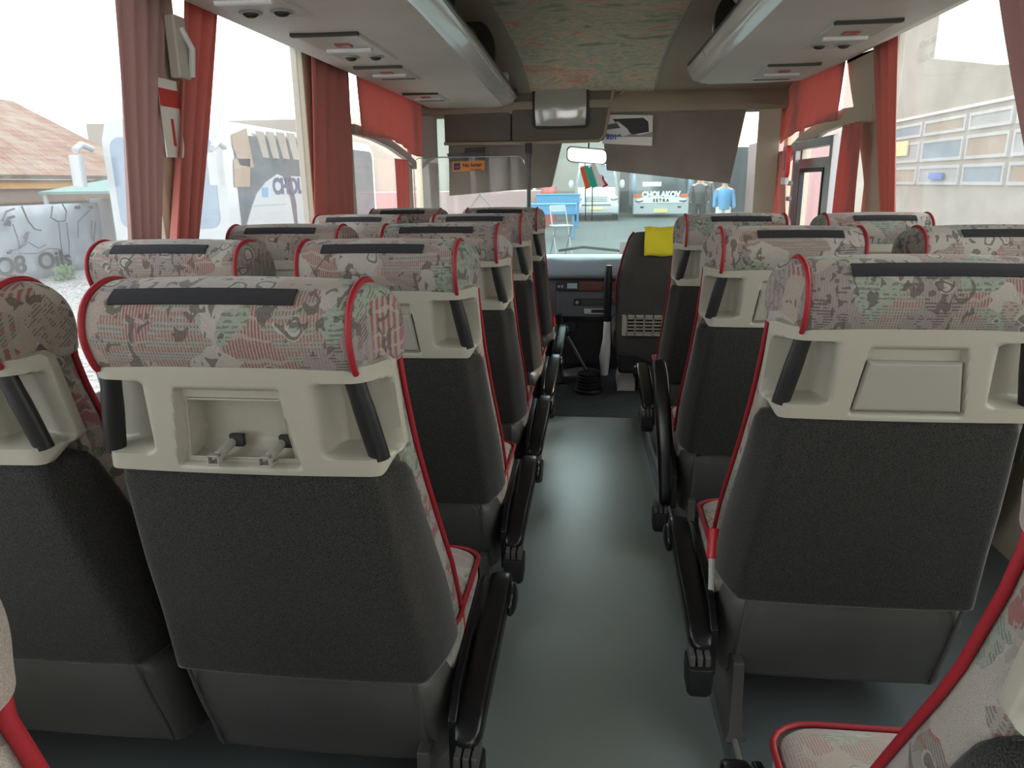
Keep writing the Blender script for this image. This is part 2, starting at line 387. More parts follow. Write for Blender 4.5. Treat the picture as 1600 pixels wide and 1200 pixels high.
# ceiling: patterned centre panel curving down to the front, plain panels beside it
def ceil_z(y): return 1.88 if y < 3.8 else 1.88 - .22 * ((y - 3.8) / 1.15) ** 1.6
ys = [YB, 0, 2, 3, 3.8] + [3.8 + .1 * i for i in range(1, 13)]
def ceil_strip(x0, x1, dz=0.):
    mb = MB()
    def xx(a, y): return a(y) if callable(a) else a
    P = [[(xx(x0, y), y, ceil_z(y) + dz), (xx(x1, y), y, ceil_z(y) + dz)] for y in ys]
    Q = [[(xx(x0, y), y, ceil_z(y) + dz + .03), (xx(x1, y), y, ceil_z(y) + dz + .03)] for y in ys]
    mb.loft([[a[0], a[1], b[1], b[0]] for a, b in zip(P, Q)]); return mb
cx = lambda y: .385 - .05 * sst(3.6, 4.95, y)
struct(obj('ceiling', ceil_strip(lambda y: -cx(y) - .1, cx), 'ceiling_cloth'))
struct(obj('ceiling_right', ceil_strip(cx, 1.24, -.004), 'beam_brown')); struct(obj('ceiling_left', ceil_strip(-1.24, lambda y: -cx(y) - .1, -.004), 'beam_brown'))
struct(obj('trim_5', MB().tube([(cx(y), y, ceil_z(y) - .004) for y in ys], .006, 8), 'rack_grey', smooth=True))
# side walls built as rails, sills and posts round the window openings
def wall(name, x, s, openings):
    mb = MB(); t = .05 * s
    z0, z1, zt = .62, (1.66 if s < 0 else 1.72), 1.9
    mb.box((x, YB, -.05), (x + t, 3.44, z0)); mb.box((x, YB, z1), (x + t, 5.15, zt))
    edges = [YB] + [e for o_ in openings for e in o_] + [5.15]
    for i in range(0, len(edges), 2):
        if edges[i + 1] - edges[i] > .001: mb.box((x, edges[i], z0), (x + t, edges[i + 1], z1))
    mb.box((x, 3.44, -.05), (x + t, 5.15, .75))
    return struct(obj(name, mb, 'pillar_beige', bev=.004))
wall('wall_left', XL, -1, [(-2, -.6), (-.45, 1.94), (2.11, 3.05), (3.62, 4.68), (4.78, 5.08)])
wall('wall_right', XR, 1, [(-2, -.6), (-.45, 1.9), (2.05, 3.42), (3.58, 4.68), (4.80, 5.06)])
mb = MB(); mb.box((-1.24, YB - .05, -.05), (1.24, YB, .7)); mb.box((-1.24, YB - .05, 1.5), (1.24, YB, 1.9)); mb.box((-1.24, YB - .05, .7), (-.9, YB, 1.5)); mb.box((.85, YB - .05, .7), (1.24, YB, 1.5))
struct(obj('wall_back', mb, 'pillar_beige'))
WN = [0]
def pane(x, s, y0, y1, m, z0=.62, z1=None):
    z1 = z1 or (1.66 if s < 0 else 1.72)
    WN[0] += 1
    return struct(obj('window_%d' % WN[0], B((x + .02 * s, y0, z0), (x + .025 * s, y1, z1)), m))
for y0, y1 in [(-2, -.6), (-.45, 1.94), (2.11, 3.05), (3.62, 4.68), (4.78, 5.08)]: pane(XL, -1, y0, y1, 'glass_left' if y1 < 3.5 else 'glass_clean')
for y0, y1 in [(-2, -.6), (-.45, 1.9), (2.05, 3.42), (3.58, 4.68), (4.80, 5.06)]: pane(XR, 1, y0, y1, 'glass_dust_glare' if y1 < 3.5 else 'glass_clean')
WN[0] += 1; struct(obj('window_%d' % WN[0], B((-.9, YB - .03, .7), (.85, YB - .025, 1.5)), 'glass_clean'))
# transom rails over the front side windows, left door and right cab window
def curved_rail(x, pts, w, d, s):
    mb = MB(); mb.loft([[(x, p[0], p[1]), (x - s * d, p[0], p[1]), (x - s * d, p[0], p[1] + w), (x, p[0], p[1] + w)] for p in pts]); return mb
LR = [(a * 1.053, (b - 1.12) * 1.053 + 1.12) for a, b in [(3.40, 1.345), (3.7, 1.335), (4.0, 1.31), (4.3, 1.265), (4.55, 1.21)]]
struct(obj('trim_6', curved_rail(XL - .002, LR, .045, .03, -1), 'wall_plastic', smooth=True))
RRl = [(a * 1.053, (b - 1.12) * 1.053 + 1.12) for a, b in [(3.35, 1.345), (3.7, 1.36), (4.0, 1.345), (4.4, 1.29), (4.8, 1.20)]]
struct(obj('trim_7', curved_rail(XR + .002, RRl, .075, .03, 1), 'pillar_beige', smooth=True))
# front wall below the windscreen, posts and header
mb = MB(); mb.box((-1.24, 5.1, -.05), (1.24, 5.16, .60)); struct(obj('wall_front', mb, 'dash_dark'))
mb = MB()
mb.loft([[(x, 4.93, ceil_z(4.95) - .005), (x, 4.90, 1.60 - .03 * abs(x) ** 3), (x, 4.92, 1.545), (x, 5.16, 1.545), (x, 5.16, 1.9)] for x in np.linspace(-1.19, 1.19, 15)])
struct(obj('trim_8', mb, 'beam_brown', smooth=True))
# windscreen posts
mb = MB(); mb.loft([[(.985, 4.985, z), (1.12, 4.945, z), (1.12, 5.12, z), (1.02, 5.12, z)] for z in (.55, 1.0, 1.3, 1.62)]); struct(obj('trim_9', mb, 'pillar_beige', bev=.01))
mb = MB(); mb.loft([[(-1.06, 4.97, z), (-1.16, 4.9, z), (-1.16, 5.12, z), (-1.09, 5.12, z)] for z in (.55, 1.0, 1.3, 1.62)]); struct(obj('trim_10', mb, 'wall_plastic', bev=.01))
WN[0] += 1; struct(obj('window_%d' % WN[0], B((-1.09, 5.11, .6), (1.02, 5.115, 1.55)), 'glass_front'))
# left window sill with its wooden edge
struct(obj('trim_11', B((XL, -.45, .585), (XL + .03, 3.40, .625)), 'wood_sill', bev=.004))
struct(obj('trim_12', B((XL, -.45, .625), (XL + .022, 1.84, .655)), 'white_plastic', bev=.004))
# ------------------------------------------------------------------ seats
T_yf = [(.28, .262), (.40, .245), (.50, .212), (.645, .145), (.76, .085), (.88, .042), (.95, .045), (1.0, .02)]
T_ws = [(.28, .230), (.4, .228), (.5, .222), (.645, .209), (.76, .203), (.9, .197), (.95, .194), (.99, .175)]
T_ym = [(.28, .225), (.38, .195), (.5, .155), (.645, .088), (.74, .04), (.78, .01), (.9, -.03), (1., -.03)]
T_yb = [(.36, .062), (.389, .055), (.5, .03), (.6, .0), (.76, -.036), (.80, -.04)]
T_wb = [(.36, .209), (.389, .206), (.5, .199), (.6, .191), (.76, .179), (.80, .176)]
def mirror_ring(half): return half + [(-x, y, z) for x, y, z in reversed(half) if abs(x) > 1e-6]
def backrest_mb():
    rings = []
    for z in list(np.linspace(.26, .9, 17)) + [.94, .965]:
        ws, ym, yf = lp(z, T_ws) - .002, lp(z, T_ym), lp(z, T_yf)
        k = 1. if z < .93 else (.97 if z < .95 else .9)
        h = [(0, yf + .018, z), (ws * .55, yf + .016, z), (ws * .86, yf + .012, z), (ws - .006, yf + .004, z), (ws * k, yf - .012, z), (ws * k, ym + .004, z), (ws * k - (.006 if z < .77 else .014), ym + (-.02 if z < .77 else .014), z), (ws * .7, max(ym - .01, yf - .06) if z < .77 else yf - .03, z), (0, max(ym - .0, yf - .06) if z < .77 else yf - .03, z)]
        rings.append(mirror_ring(h))
    return MB().loft(rings)
def cover_mb():
    rings = []
    for z in [.372, .376, .39, .42, .46, .5, .55, .6, .65, .7, .74, .772]:
        wb, yb, ws, ym = lp(z, T_wb), lp(z, T_yb), lp(z, T_ws) + .003, lp(z, T_ym)
        e = .004 if z > .373 else 0
        h = [(0, yb - .006 - e, z), (wb * .5, yb - .005 - e, z), (wb * .86, yb - .001 - e, z), (wb - .010, yb - e, z), (wb - .001, yb + .006 - e, z), (wb + .008, yb + .025, z), (ws - .003, (yb + ym) * .5 + .005, z), (ws, ym - .012, z), (ws - .001, ym, z), (ws - .01, ym + .004, z), (ws * .7, ym, z), (0, ym, z)]
        rings.append(mirror_ring(h))
    return MB().loft(rings)
def lower_mb():
    rings = []
    for z, yb, w, yfr in [(.160, .165, .195, .30), (.162, .135, .206, .32), (.166, .130, .209, .33), (.18, .126, .209, .33), (.21, .118, .207, .33), (.26, .098, .208, .32), (.32, .080, .209, .30), (.392, .064, .208, .26)]:
        h = [(0, yb - .004, z), (w * .5, yb - .003, z), (w * .8, yb, z), (w - .028, yb + .002, z), (w - .022, yb - .003, z), (w - .006, yb + .006, z), (w + .004, yb + .022, z), (w + .016, yb + .08, z), (w + .018, yfr - .03, z), (w, yfr, z), (0, yfr, z)]
        rings.append(mirror_ring(h))
    return MB().loft(rings)
HP = [(-.040, .893), (-.058, .900), (-.069, .918), (-.076, .945), (-.071, .972), (-.055, .992), (-.028, 1.004), (0, 1.006), (.026, .998), (.048, .976), (.058, .945), (.056, .915), (.045, .893)]
def smooth_loop(P, n=4):
    P = [np.array(p, float) for p in P]; L = len(P); out = []
    for i in range(L):
        a, b, c, d = P[i - 1], P[i], P[(i + 1) % L], P[(i + 2) % L]
        for k in range(n):
            t = k / n; out.append(tuple(.5 * ((2 * b) + (-a + c) * t + (2 * a - 5 * b + 4 * c - d) * t * t + (-a + 3 * b - 3 * c + d) * t ** 3)))
    return out
HPS = smooth_loop(HP, 3)
HC = (-.008, .93)
def head_mb():
    rings = []
    st = [(-.206, .3), (-.206, .6), (-.203, .80), (-.196, .90), (-.186, .955), (-.174, .975), (-.169, .965), (-.164, 1.), (-.15, 1.015), (-.1, 1.045), (-.04, 1.06), (0, 1.063)]
    st = st + [(-a, b) for a, b in reversed(st[:-1])]
    def xc(x, y):
        a = abs(x)
        if a <= .1641: return x
        g = .16 + .84 * sst(-.07, .05, y); return math.copysign(.164 + (a - .164) * g, x)
    for x, k in st:
        rings.append([(xc(x, HC[0] + (y - HC[0]) * k), HC[0] + (y - HC[0]) * k, HC[1] + (z - HC[1]) * (k if z > HC[1] else min(k, 1.))) for y, z in HPS])
    return MB().loft(rings)
def head_strip(x0, x1):
    mb = MB(); P = []
    sel = [p for p in HPS if p[0] < -.03 and .968 < p[1] < .9975][:]
    sel.sort(key=lambda p: p[1])
    z0, z1 = .982, .9972
    ring = [(p[0], p[1]) for p in HPS if p[0] < 0 and p[1] > .93]; ring.sort(key=lambda p: p[1])
    def yat(z): return float(np.interp(z, [p[1] for p in ring], [p[0] for p in ring]))
    rings = []
    for i in range(13):
        x = x0 + (x1 - x0) * i / 12; k = 1.061 - (x / .168) ** 2 * .05
        def pt(z, off): 
            y = yat(z); return (x, HC[0] + (y - HC[0]) * k - off * .8, HC[1] + (z - HC[1]) * k + off * .5)
        rings.append([pt(z0, -.003), pt(z0, .003), pt((z0 + z1) / 2, .0035), pt(z1, .003), pt(z1, -.003)])
    return mb.loft(rings)
def head_piping(s):
    pts = [(s * .1675, HC[0] + (y - HC[0]) * 1.005, HC[1] + (z - HC[1]) * 1.005) for y, z in HPS if z > .897]
    i0 = min(range(len(pts)), key=lambda i: (pts[i][1] > -.02, pts[i][2]))
    pts = pts[i0:] + pts[:i0]
    return MB().tube(pts, .0042, 8)
def back_piping(s):
    pts = [(s * (lp(z, T_ws) - .002), lp(z, T_yf) - .002, z) for z in np.linspace(.27, .93, 18)]
    pts += [(s * .187, .045, .955)]
    return MB().tube(pts, .0042, 8)
def panel_mb(open_tray=False):
    NU, NV = 150, 46
    P = []
    def base(u, z):
        k = (z - .76) / (.909 - .76); yb = -.044 - .020 * k; wb = .184 - .020 * k
        wr = .209 - .010 * k; yr = .012 - .040 * k
        a = abs(u); s = 1 if u >= 0 else -1
        # polyline centre -> corner -> rim with rounded corner
        def raw(a):
            if a <= wb: return np.array((a, yb))
            dlen = .05; t = min(1.3, (a - wb) / dlen); return np.array((wb + (wr - wb) * t, yb + (yr - yb) * t))
        r = .012; q = raw(a)
        if abs(a - wb) < r:
            p0, p1, p2 = raw(wb - r), raw(wb), raw(wb + r); t = (a - wb + r) / (2 * r)
            q = p0 * (1 - t) ** 2 + p1 * 2 * t * (1 - t) + p2 * t * t
        q = q + np.array((0, .006 * (a / wb) ** 2 - .004 if a < wb else .002))
        return s * q[0], q[1], yb, wb
    for j in range(NV + 1):
        row = []
        for i in range(NU + 1):
            tu = -1 + 2 * i / NU; tv = j / NV
            U = .234 - .01 * tv
            u = tu * U
            a = abs(u)
            side = sst(.185, .22, a)
            zb = .757 + .022 * side; zt = .911 + .004 * side
            # rounded outer corners
            edge = sst(U - .012, U, a); zb += .008 * edge; zt -= .008 * edge
            z = zb + (zt - zb) * tv
            x, y, yb, wb = base(u, z)
            # hand hold cavity
            mz = sst(.784, .793, z) * (1 - sst(.880, .888, z))
            mi = sst(.098 + .012 * (1 - (z - .785) / .1), .150, a)
            mo = 1 - sst(U - .014, U - .006, a)
            m_ = mz * mi * mo
            if m_ > 0:
                tt = max(0., a - .1); xi = (.1 + tt * .62) * (1 if u > 0 else -1); yi = yb + .010 + .040 * sst(.1, .15, a)
                mq = mz * mo
                x = x + (xi - x) * mq * sst(.1, .13, a); y = y + (yi - y) * mz * mo * mi
            # tray recess, a trapezoid wider at its foot
            hw = .068 + (.868 - z) / .1 * .014
            mt = (1 - sst(hw - .003, hw + .003, a)) * sst(.769, .774, z) * (1 - sst(.874, .880, z))
            y += mt * .012
            if open_tray:
                h2 = hw - .010; mt2 = (1 - sst(h2 - .002, h2 + .002, a)) * sst(.778, .781, z) * (1 - sst(.858, .862, z))
                y += mt2 * (.034 - .012 * sst(.80, .778, z))
            # outer rim rolls inward
            if j in (0, NV) or i in (0, NU):
                y += .012; x *= .985
            row.append((x, y, z))
        P.append(row)
    return MB().grid(P)
def tray_mb():
    mb = MB()
    def sec(y, g):
        return [(-.079 + g, y, .776 + g), (.079 - g, y, .776 + g), (.067 - g, y, .857 - g), (-.067 + g, y, .857 - g)]
    k = lambda z: -.044 - .020 * (z - .76) / .149
    def R(off, g): return [(x, k(z) + off, z) for x, y, z in sec(0, g)]
    return mb.loft([R(.014, 0), R(.002, 0), R(-.003, .003), R(-.0035, .006)])
def grip_mb(s):
    p0 = Vector((s * .160, -.047, .893)); p1 = Vector((s * .182, -.030, .781))
    pts = [p0 + (p1 - p0) * t for t in np.linspace(0, 1, 9)]
    return MB().tube(pts, [.0135, .0135, .0138, .0145, .0146, .0146, .0144, .0142, .0142], 12, .75)
def rrect(x0, y0, x1, y1, r, n=5):
    out = []
    for cx_, cy_, a0 in ((x1 - r, y1 - r, 0), (x0 + r, y1 - r, PI / 2), (x0 + r, y0 + r, PI), (x1 - r, y0 + r, 1.5 * PI)):
        for k in range(n + 1):
            a = a0 + PI / 2 * k / n; out.append((cx_ + r * math.cos(a), cy_ + r * math.sin(a)))
    return out
def cushion_mb():
    rings = []
    for z, g in [(.30, .02), (.305, .006), (.33, 0), (.375, .0), (.395, .004), (.404, .014), (.409, .035), (.411, .08)]:
        rings.append([(x, y, z - .012 * max(0, (y - .40)) / .08) for x, y in rrect(-.230 + g, .12 + g, .230 - g, .478 - g, .07 - g * .6)])
    return MB().loft(rings)
def cushion_piping():
    pts = [(x, y, .398 - .012 * max(0, (y - .40)) / .08) for x, y in rrect(-.230, .14, .230, .478, .068)]; pts = [p for p in pts]
    return MB().tube(pts + [pts[0]], .0045, 8)
def arm_mb(s, raised):
    if not raised:
        path = [(.262, .045, .262), (.264, .10, .282), (.267, .17, .300), (.272, .27, .325), (.274, .36, .345), (.275, .42, .352), (.275, .442, .342)]
        th = [.018, .024, .024, .023, .024, .020, .008]
    else:
        path = [(.250, .155, .165), (.252, .16, .22), (.257, .165, .30), (.265, .185, .40), (.273, .215, .50), (.279, .25, .575), (.281, .27, .602)]
        th = [.022, .026, .028, .028, .027, .024, .012]
    rings = []
    for i, (x, y, z) in enumerate(path):
        a = Vector(path[max(i - 1, 0)]); b = Vector(path[min(i + 1, len(path) - 1)]); t = (b - a).normalized()
        n = Vector((1, 0, 0)); n = (n - t * n.dot(t)).normalized(); q = t.cross(n)
        w = .024 if i not in (len(path) - 1,) else .014; h = th[i]
        rings.append([Vector((x, y, z)) + n * w * cx_ + q * h * cy_ for cx_, cy_ in rrect(-1, -1, 1, 1, .45, 3)])
    return MB().loft([[(s * p.x, p.y, p.z) for p in r] for r in rings])
def seat(label, x, y, sd, aisle=True, open_tray=False, raised=False, strip=None, buckle=False, group=None):
    t = thing('coach_seat', label, 'seat', (x, y, 0), group)
    key = lambda n: n
    def part(name, fn, m, par=t, cache=None, **kw):
        ck = cache or name
        if ck in PC:
            src = PC[ck]; o_ = src.copy(); COL.objects.link(o_); o_.parent = par
        else:
            o_ = obj(name, fn(), m, par, **kw); PC[ck] = o_
        return o_
    part('backrest', backrest_mb, 'seat_fabric', smooth=True, sub=1)
    for s in (-1, 1): part('backrest_piping', lambda: back_piping(s), 'piping_red', cache='bp%d' % s, smooth=True)
    part('back_cover', cover_mb, 'grey_cloth', smooth=True, sub=1)
    part('lower_shell', lower_mb, 'lower_plastic', smooth=True, sub=1)
    for s in (-1, 1): part('shell_ridge', lambda: MB().tube([(s * .186, .126, .172), (s * .187, .112, .22), (s * .187, .094, .27), (s * .187, .074, .33), (s * .187, .058, .385)], .0032, 6), 'lower_plastic', cache='rg%d' % s, smooth=True)
    hd = part('headrest', head_mb, 'seat_fabric', smooth=True, sub=1)
    for s in (-1, 1): part('headrest_piping', lambda: head_piping(s), 'piping_red', par=hd, cache='hp%d' % s, smooth=True)
    part('fastener_strip', lambda: head_strip(*(strip or (-.115, .10))), 'velcro', par=hd, cache='st%d' % round((strip or (-.115, .1))[0] * 1000), smooth=True)
    pn = part('handle_panel', lambda: panel_mb(open_tray), 'panel_plastic', cache='pn%d' % open_tray, smooth=True, recalc=False)
    for s in (-1, 1): part('grip', lambda: grip_mb(s), 'grip_rubber', par=pn, cache='gr%d' % s, smooth=True)
    if open_tray:
        for s in (-1, 1):
            mb = MB(); xc = .034 * s + .006
            mb.box((xc - .008, -.062, .776), (xc + .008, -.03, .779)); mb.box((xc - .008, -.062, .779), (xc - .006, -.052, .790)); mb.box((xc + .006, -.062, .779), (xc + .008, -.052, .790)); mb.box((xc - .008, -.062, .788), (xc + .008, -.054, .790))
            mb.tube([(xc + .001, -.05, .785), (xc + .012, -.012, .800)], .0065, 10)
            obj('hinge_peg', mb, 'tray_plastic', pn, bev=.0008)
            obj('peg_hole', B((xc + .006, -.026, .790), (xc + .024, -.018, .806)), 'black_matte', pn)
        # ridge frame round the opening
        fr = [(-.078, .778), (.078, .778), (.066, .861), (-.066, .861)]
        pts = [(a * .93, -.0335 - .02 * (b - .76) / .149, b) for a, b in fr]; obj('tray_frame', MB().tube(pts + [pts[0]], .002, 6), 'panel_plastic', pn)
    else:
        part('folding_tray', tray_mb, 'tray_plastic', par=pn, smooth=False)
    cs = part('seat_cushion', cushion_mb, 'cushion_fabric', smooth=True, sub=1)
    part('cushion_piping', cushion_piping, 'piping_red', par=cs, smooth=True)
    def frame():
        mb = MB(); mb.box((-.21, .16, .25), (.21, .44, .30)); mb.box((-.2, .2, .2), (.2, .24, .26)); return mb
    part('seat_frame', frame, 'black_matte')
    if aisle:
        s = sd
        def leg():
            mb = MB(); rings = []
            for z, y0, y1, w in [(.055, .06, .34, .022), (.075, .065, .33, .014), (.14, .08, .32, .012), (.22, .085, .36, .012)]:
                rings.append([(s * .186 - w, y0, z), (s * .186 + w, y0, z), (s * .186 + w, y1, z), (s * .186 - w, y1, z)])
            return mb.loft(rings)
        part('leg', leg, 'lower_plastic', cache='leg%d' % s, bev=.004)
        ar = part('armrest', lambda: arm_mb(s, raised), 'black_plastic', cache='arm%d%d' % (s, raised), smooth=True, sub=1)
        def hub():
            mb = MB(); y0, z0 = (.05, .255) if not raised else (.15, .165)
            mb.loft([[(s * (.268 + a), y0 + b, z) for a, b in rrect(-.024 * k, -.034 * k, .024 * k, .030 * k, .008, 3)] for z, k in ((z0 - .07, .75), (z0 - .06, .95), (z0 - .03, 1.), (z0 - .006, 1.))])
            return mb
        part('armrest_bracket', hub, 'black_matte', par=ar, cache='hub%d%d' % (s, raised), bev=.003)
        def knuckle():
            y0, z0 = (.055, .25) if not raised else (.15, .16)
            mb = MB()
            for k in range(3): mb.box((s * .268 - .02 + k * .014, y0 - .028, z0 - .012), (s * .268 - .009 + k * .014, y0 + .02, z0 + .02))
            return mb
        part('armrest_hinge', knuckle, 'lower_plastic', par=ar, cache='kn%d%d' % (s, raised), bev=.003)
        def sidep():
            mb = MB(); yy = [(.07, .20, .30), (.12, .19, .335), (.25, .2, .35), (.40, .22, .36), (.455, .26, .34)]
            return mb.loft([[(s * .232, y_, a), (s * .246, y_, a), (s * .246, y_, b), (s * .232, y_, b)] for y_, a, b in yy])
        part('side_cover', sidep, 'black_plastic', cache='sp%d' % s, bev=.003)
        def lever(): return MB().ball((s * .300, .375, .335), (.012, .045, .028), 10)
        if not raised: part('recline_lever', lever, 'black_plastic', cache='lv%d' % s, smooth=True)
    if buckle:
        s = sd
        b_ = obj('belt_buckle', MB().tube([(s * .232, .185, .455), (s * .236, .165, .40)], [.011, .012], 8, .6), 'buckle_red', t, bev=.002)
        obj('belt_strap', MB().tube([(s * .236, .165, .40), (s * .236, .15, .33)], .006, 8, .5), 'white_plastic', b_)
    return t
PC = {}
G1 = 'coach seats left of the aisle'; G2 = 'coach seats right of the aisle'
XA, XW = -.454, -.922; XC, XD = .473, .942
YS_L = [.884, 1.540, 2.157, 2.831, 3.56]; YS_R = [1.173, 1.926, 2.693]
L1 = seat('aisle seat whose back has an empty tray recess with two hinge pegs', XA, YS_L[0], 1, open_tray=True, strip=(-.135, .10), group=G1)
seat('aisle seat just ahead of the one with the empty tray recess', XA, YS_L[1], 1, group=G1)
seat('third aisle seat on the left counted from the empty tray recess', XA, YS_L[2], 1, group=G1)
seat('fourth aisle seat on the left, second behind the front left seat', XA, YS_L[3], 1, group=G1)
seat('front aisle seat on the left, beside the gear lever', XA, YS_L[4], 1, buckle=True, group=G1)
seat('nearest left aisle seat, only a red piped edge in the bottom left corner', XA, .207, 1, strip=(-.135, .10), group=G1)
seat('window seat cut by the left photo edge, beside the empty tray recess', XW, YS_L[0], 1, aisle=False, strip=(-.135, .10), group=G1)
seat('window seat under the large curtain pair, beside the second left aisle seat', XW, YS_L[1] + .0, 1, aisle=False, group=G1)
seat('left window seat in the third row, below the coach windscreen view', XW, YS_L[2], 1, aisle=False, group=G1)
seat('left window seat in the fourth row, beside the long red curtain', XW, YS_L[3], 1, aisle=False, group=G1)
seat('front left window seat, behind the glass partition', XW, YS_L[4], 1, aisle=False, group=G1)
seat('nearest right aisle seat, cut by the right edge, front cushion showing', XC, .42, -1, strip=(-.105, .135), group=G2)
seat('large right aisle seat with closed tray and red buckle at its cushion', XC, YS_R[0], -1, strip=(-.105, .135), buckle=True, group=G2)
seat('right aisle seat with its black armrest folded upright', XC, YS_R[1], -1, raised=True, strip=(-.085, .115), group=G2)
seat('front right aisle seat, right behind the driver seat', XC, YS_R[2], -1, strip=(-.085, .115), group=G2)
seat('right window seat at the photo edge, beside the upright black armrest seat', XD, YS_R[1] + .0, -1, aisle=False, strip=(-.085, .115), group=G2)
seat('front right window seat, below the driver window curtain', XD, YS_R[2], -1, aisle=False, strip=(-.085, .115), group=G2)
# ------------------------------------------------------------------ luggage racks
def rack(label, s, xlow, xrod, zrod, zb, xout, yend, units):
    t = thing('luggage_rack', label, 'luggage rack', (0, 0, 0))
    y0 = YB + .02
    Y = list(np.linspace(y0, yend - .06, 9)) + [yend - .03, yend - .01, yend]
    K = [0] * 9 + [.006, .018, .04]
    def X(f, y): return f(y) if callable(f) else f
    rings = []
    for y, k in zip(Y, K):
        xl = X(xlow, y)
        rings.append([(s * 1.128, y, zb + .045), (s * xout, y, zb + .012 + k), (s * (xout - .03), y, zb + k * .6), (s * (xout - .2), y, zb - .004 + k * .3), (s * (xl + .05), y, zb - .004 + k * .3), (s * xl, y, zb + .004 + k * .3),
                      (s * xl, y, zb + .02), (s * (xl + .05), y, zb + .035), (s * 1.125, y, zb + .06)])
    obj('rack_floor', MB().loft(rings), 'rack_panel', t, smooth=True)
    # bright curved light strip along the aisle edge
    rings = []
    for y, k in zip(Y, K):
        xl, xr = X(xlow, y), X(xrod, y)
        c = [(xl, zb + .004), (xl - .035 * (xl - xr) / .07, zb + .012), (xr + .012, zb + .045), (xr, zrod - .02), (xr + .002, zrod - .008)]
        inn = [(xr + .014, zrod - .008), (xr + .012, zrod - .03), (xr + .03, zb + .055), (xl - .004, zb + .022)]
        rings.append([(s * (a + k * .5), y, b + k * .3) for a, b in c + inn])
    ln = obj('light_strip', MB().loft(rings), 'rack_lens', t, smooth=True)
    for yj in ([2.05, 3.32, 4.3] if s < 0 else [2.3, 3.55]):
        if yj < yend:
            rr = []
            for y in (yj, yj + .018):
                xl, xr = X(xlow, y), X(xrod, y)
                c = [(xl - .02, zb + .005), (xr + .012, zb + .043), (xr - .002, zrod - .02), (xr + .01, zrod - .02), (xr + .02, zb + .05), (xl - .02, zb + .015)]
                rr.append([(s * a, y, b) for a, b in c])
            obj('strip_joint', MB().loft(rr), 'silver_frame', ln)
    obj('rail', MB().tube([(s * (X(xrod, y) + .006), y, zrod) for y in Y[:-3]], .009, 10), 'black_plastic', t, smooth=True)
    # arched dividers across the rack opening
    ar = ([2.6, 3.75] if s < 0 else [2.45, 3.35])
    for ya in ar:
        pts = []
        for i in range(13):
            a = i / 12 * PI / 2
            pts.append((s * (X(xrod, ya) + .02 + .16 * (1 - math.cos(a)) * .9 - .03 * math.sin(a)), ya + .10 * math.sin(a), zrod + .01 + (1.875 - zrod) * math.sin(a)))
        rr = []
        for p in pts: rr.append([(p[0] - s * .004, p[1] - .02, p[2]), (p[0] + s * .07, p[1] - .02, p[2]), (p[0] + s * .07, p[1] + .03, p[2]), (p[0] - s * .004, p[1] + .03, p[2])])
        obj('arch_divider', MB().loft(rr), 'rack_dark', t, bev=.006)
    # back lining and end panel
    obj('rack_lining', B((s * (xout - .03), y0, zb + .04), (s * (xout + .01), yend - .05, 1.86)), 'console_dark', t)
    xe = X(xrod, yend)
    pl = [(s * (xe + .008), zrod), (s * (xe + .0), zrod + .07), (s * (xe + .02), 1.80), (s * (xe + .10), 1.86 if s > 0 else 1.80), (s * (xout - .03), 1.80), (s * (xout - .03), zb + .05), (s * (xe + .06), zb + .05)]
    if s < 0:
        obj('end_panel', MB().prism([(a, yend - .05, b) for a, b in pl], (0, .035, 0)), 'rack_dark', t, bev=.005)
        w = [(s * (xe + .02), zrod - .0), (s * (xe + .03), zrod + .09), (s * (xe + .08), zrod + .14), (s * (xe + .14), zrod + .02), (s * (xe + .08), zrod - .02)]
        obj('end_flap', MB().prism([(a, yend - .35 + (b - zrod) * .6, b) for a, b in w], (0, .02, 0)), 'white_plastic', t, bev=.004)
    for (ya, yb_, xa, xb, vents) in units:
        u = obj('service_panel', MB().loft([[(s * xa, ya, zb - .0035), (s * xb, ya, zb - .0035), (s * xb, yb_, zb - .0035), (s * xa, yb_, zb - .0035)], [(s * (xa + .006), ya + .008, zb - .011), (s * (xb - .006), ya + .008, zb - .011), (s * (xb - .006), yb_ - .008, zb - .011), (s * (xa + .006), yb_ - .008, zb - .011)]]), 'unit_plastic', t)
        L = yb_ - ya; xm = (xa + xb) / 2; wx = xb - xa
        obj('panel_gap', B((s * (xa - .004), ya - .012, zb - .0125), (s * (xb + .004), ya + .014, zb - .002)), 'rack_dark', u)
        obj('light_bar', MB().tube([(s * (xa + wx * .12), ya + L * .48, zb - .014), (s * (xb - wx * .12), ya + L * .48, zb - .014)], .009, 10), 'white_plastic', u, smooth=True)
        obj('call_button', B((s * (xm - .03), ya + L * .28, zb - .016), (s * (xm + .02), ya + L * .38, zb - .010)), 'lamp_red', u, bev=.002)
        if vents:
            for q in (.28, .72):
                c = (s * (xa + wx * q), ya + L * .80, zb - .011)
                vt = obj('air_vent', MB().lathe(c, [(.030, .004), (.032, 0), (.030, -.004), (.022, -.005), (.020, .002)], 20), 'rack_grey', u, smooth=True)
                obj('vent_flap', MB().ball((c[0], c[1], c[2] - .003), (.022, .012, .012), 8), 'black_matte', vt, smooth=True)
        else:
            obj('slot', B((s * (xa + .02), yb_ - .05, zb - .013), (s * (xb - .02), yb_ - .03, zb - .010)), 'rack_dark', u)
    return t
rack('left overhead luggage rack with silver light strip, ending near the television', -1, lambda y: .51 + .09 * sst(2, 4.95, y) , lambda y: .456 + .055 * sst(2, 4.95, y), 1.652, 1.585, 1.10, 4.895,
     [(1.75, 2.16, .80, 1.0, 1), (2.42, 2.92, .76, .97, 1), (3.10, 3.46, .80, .99, 0), (4.02, 4.36, .85, 1.03, 0)])
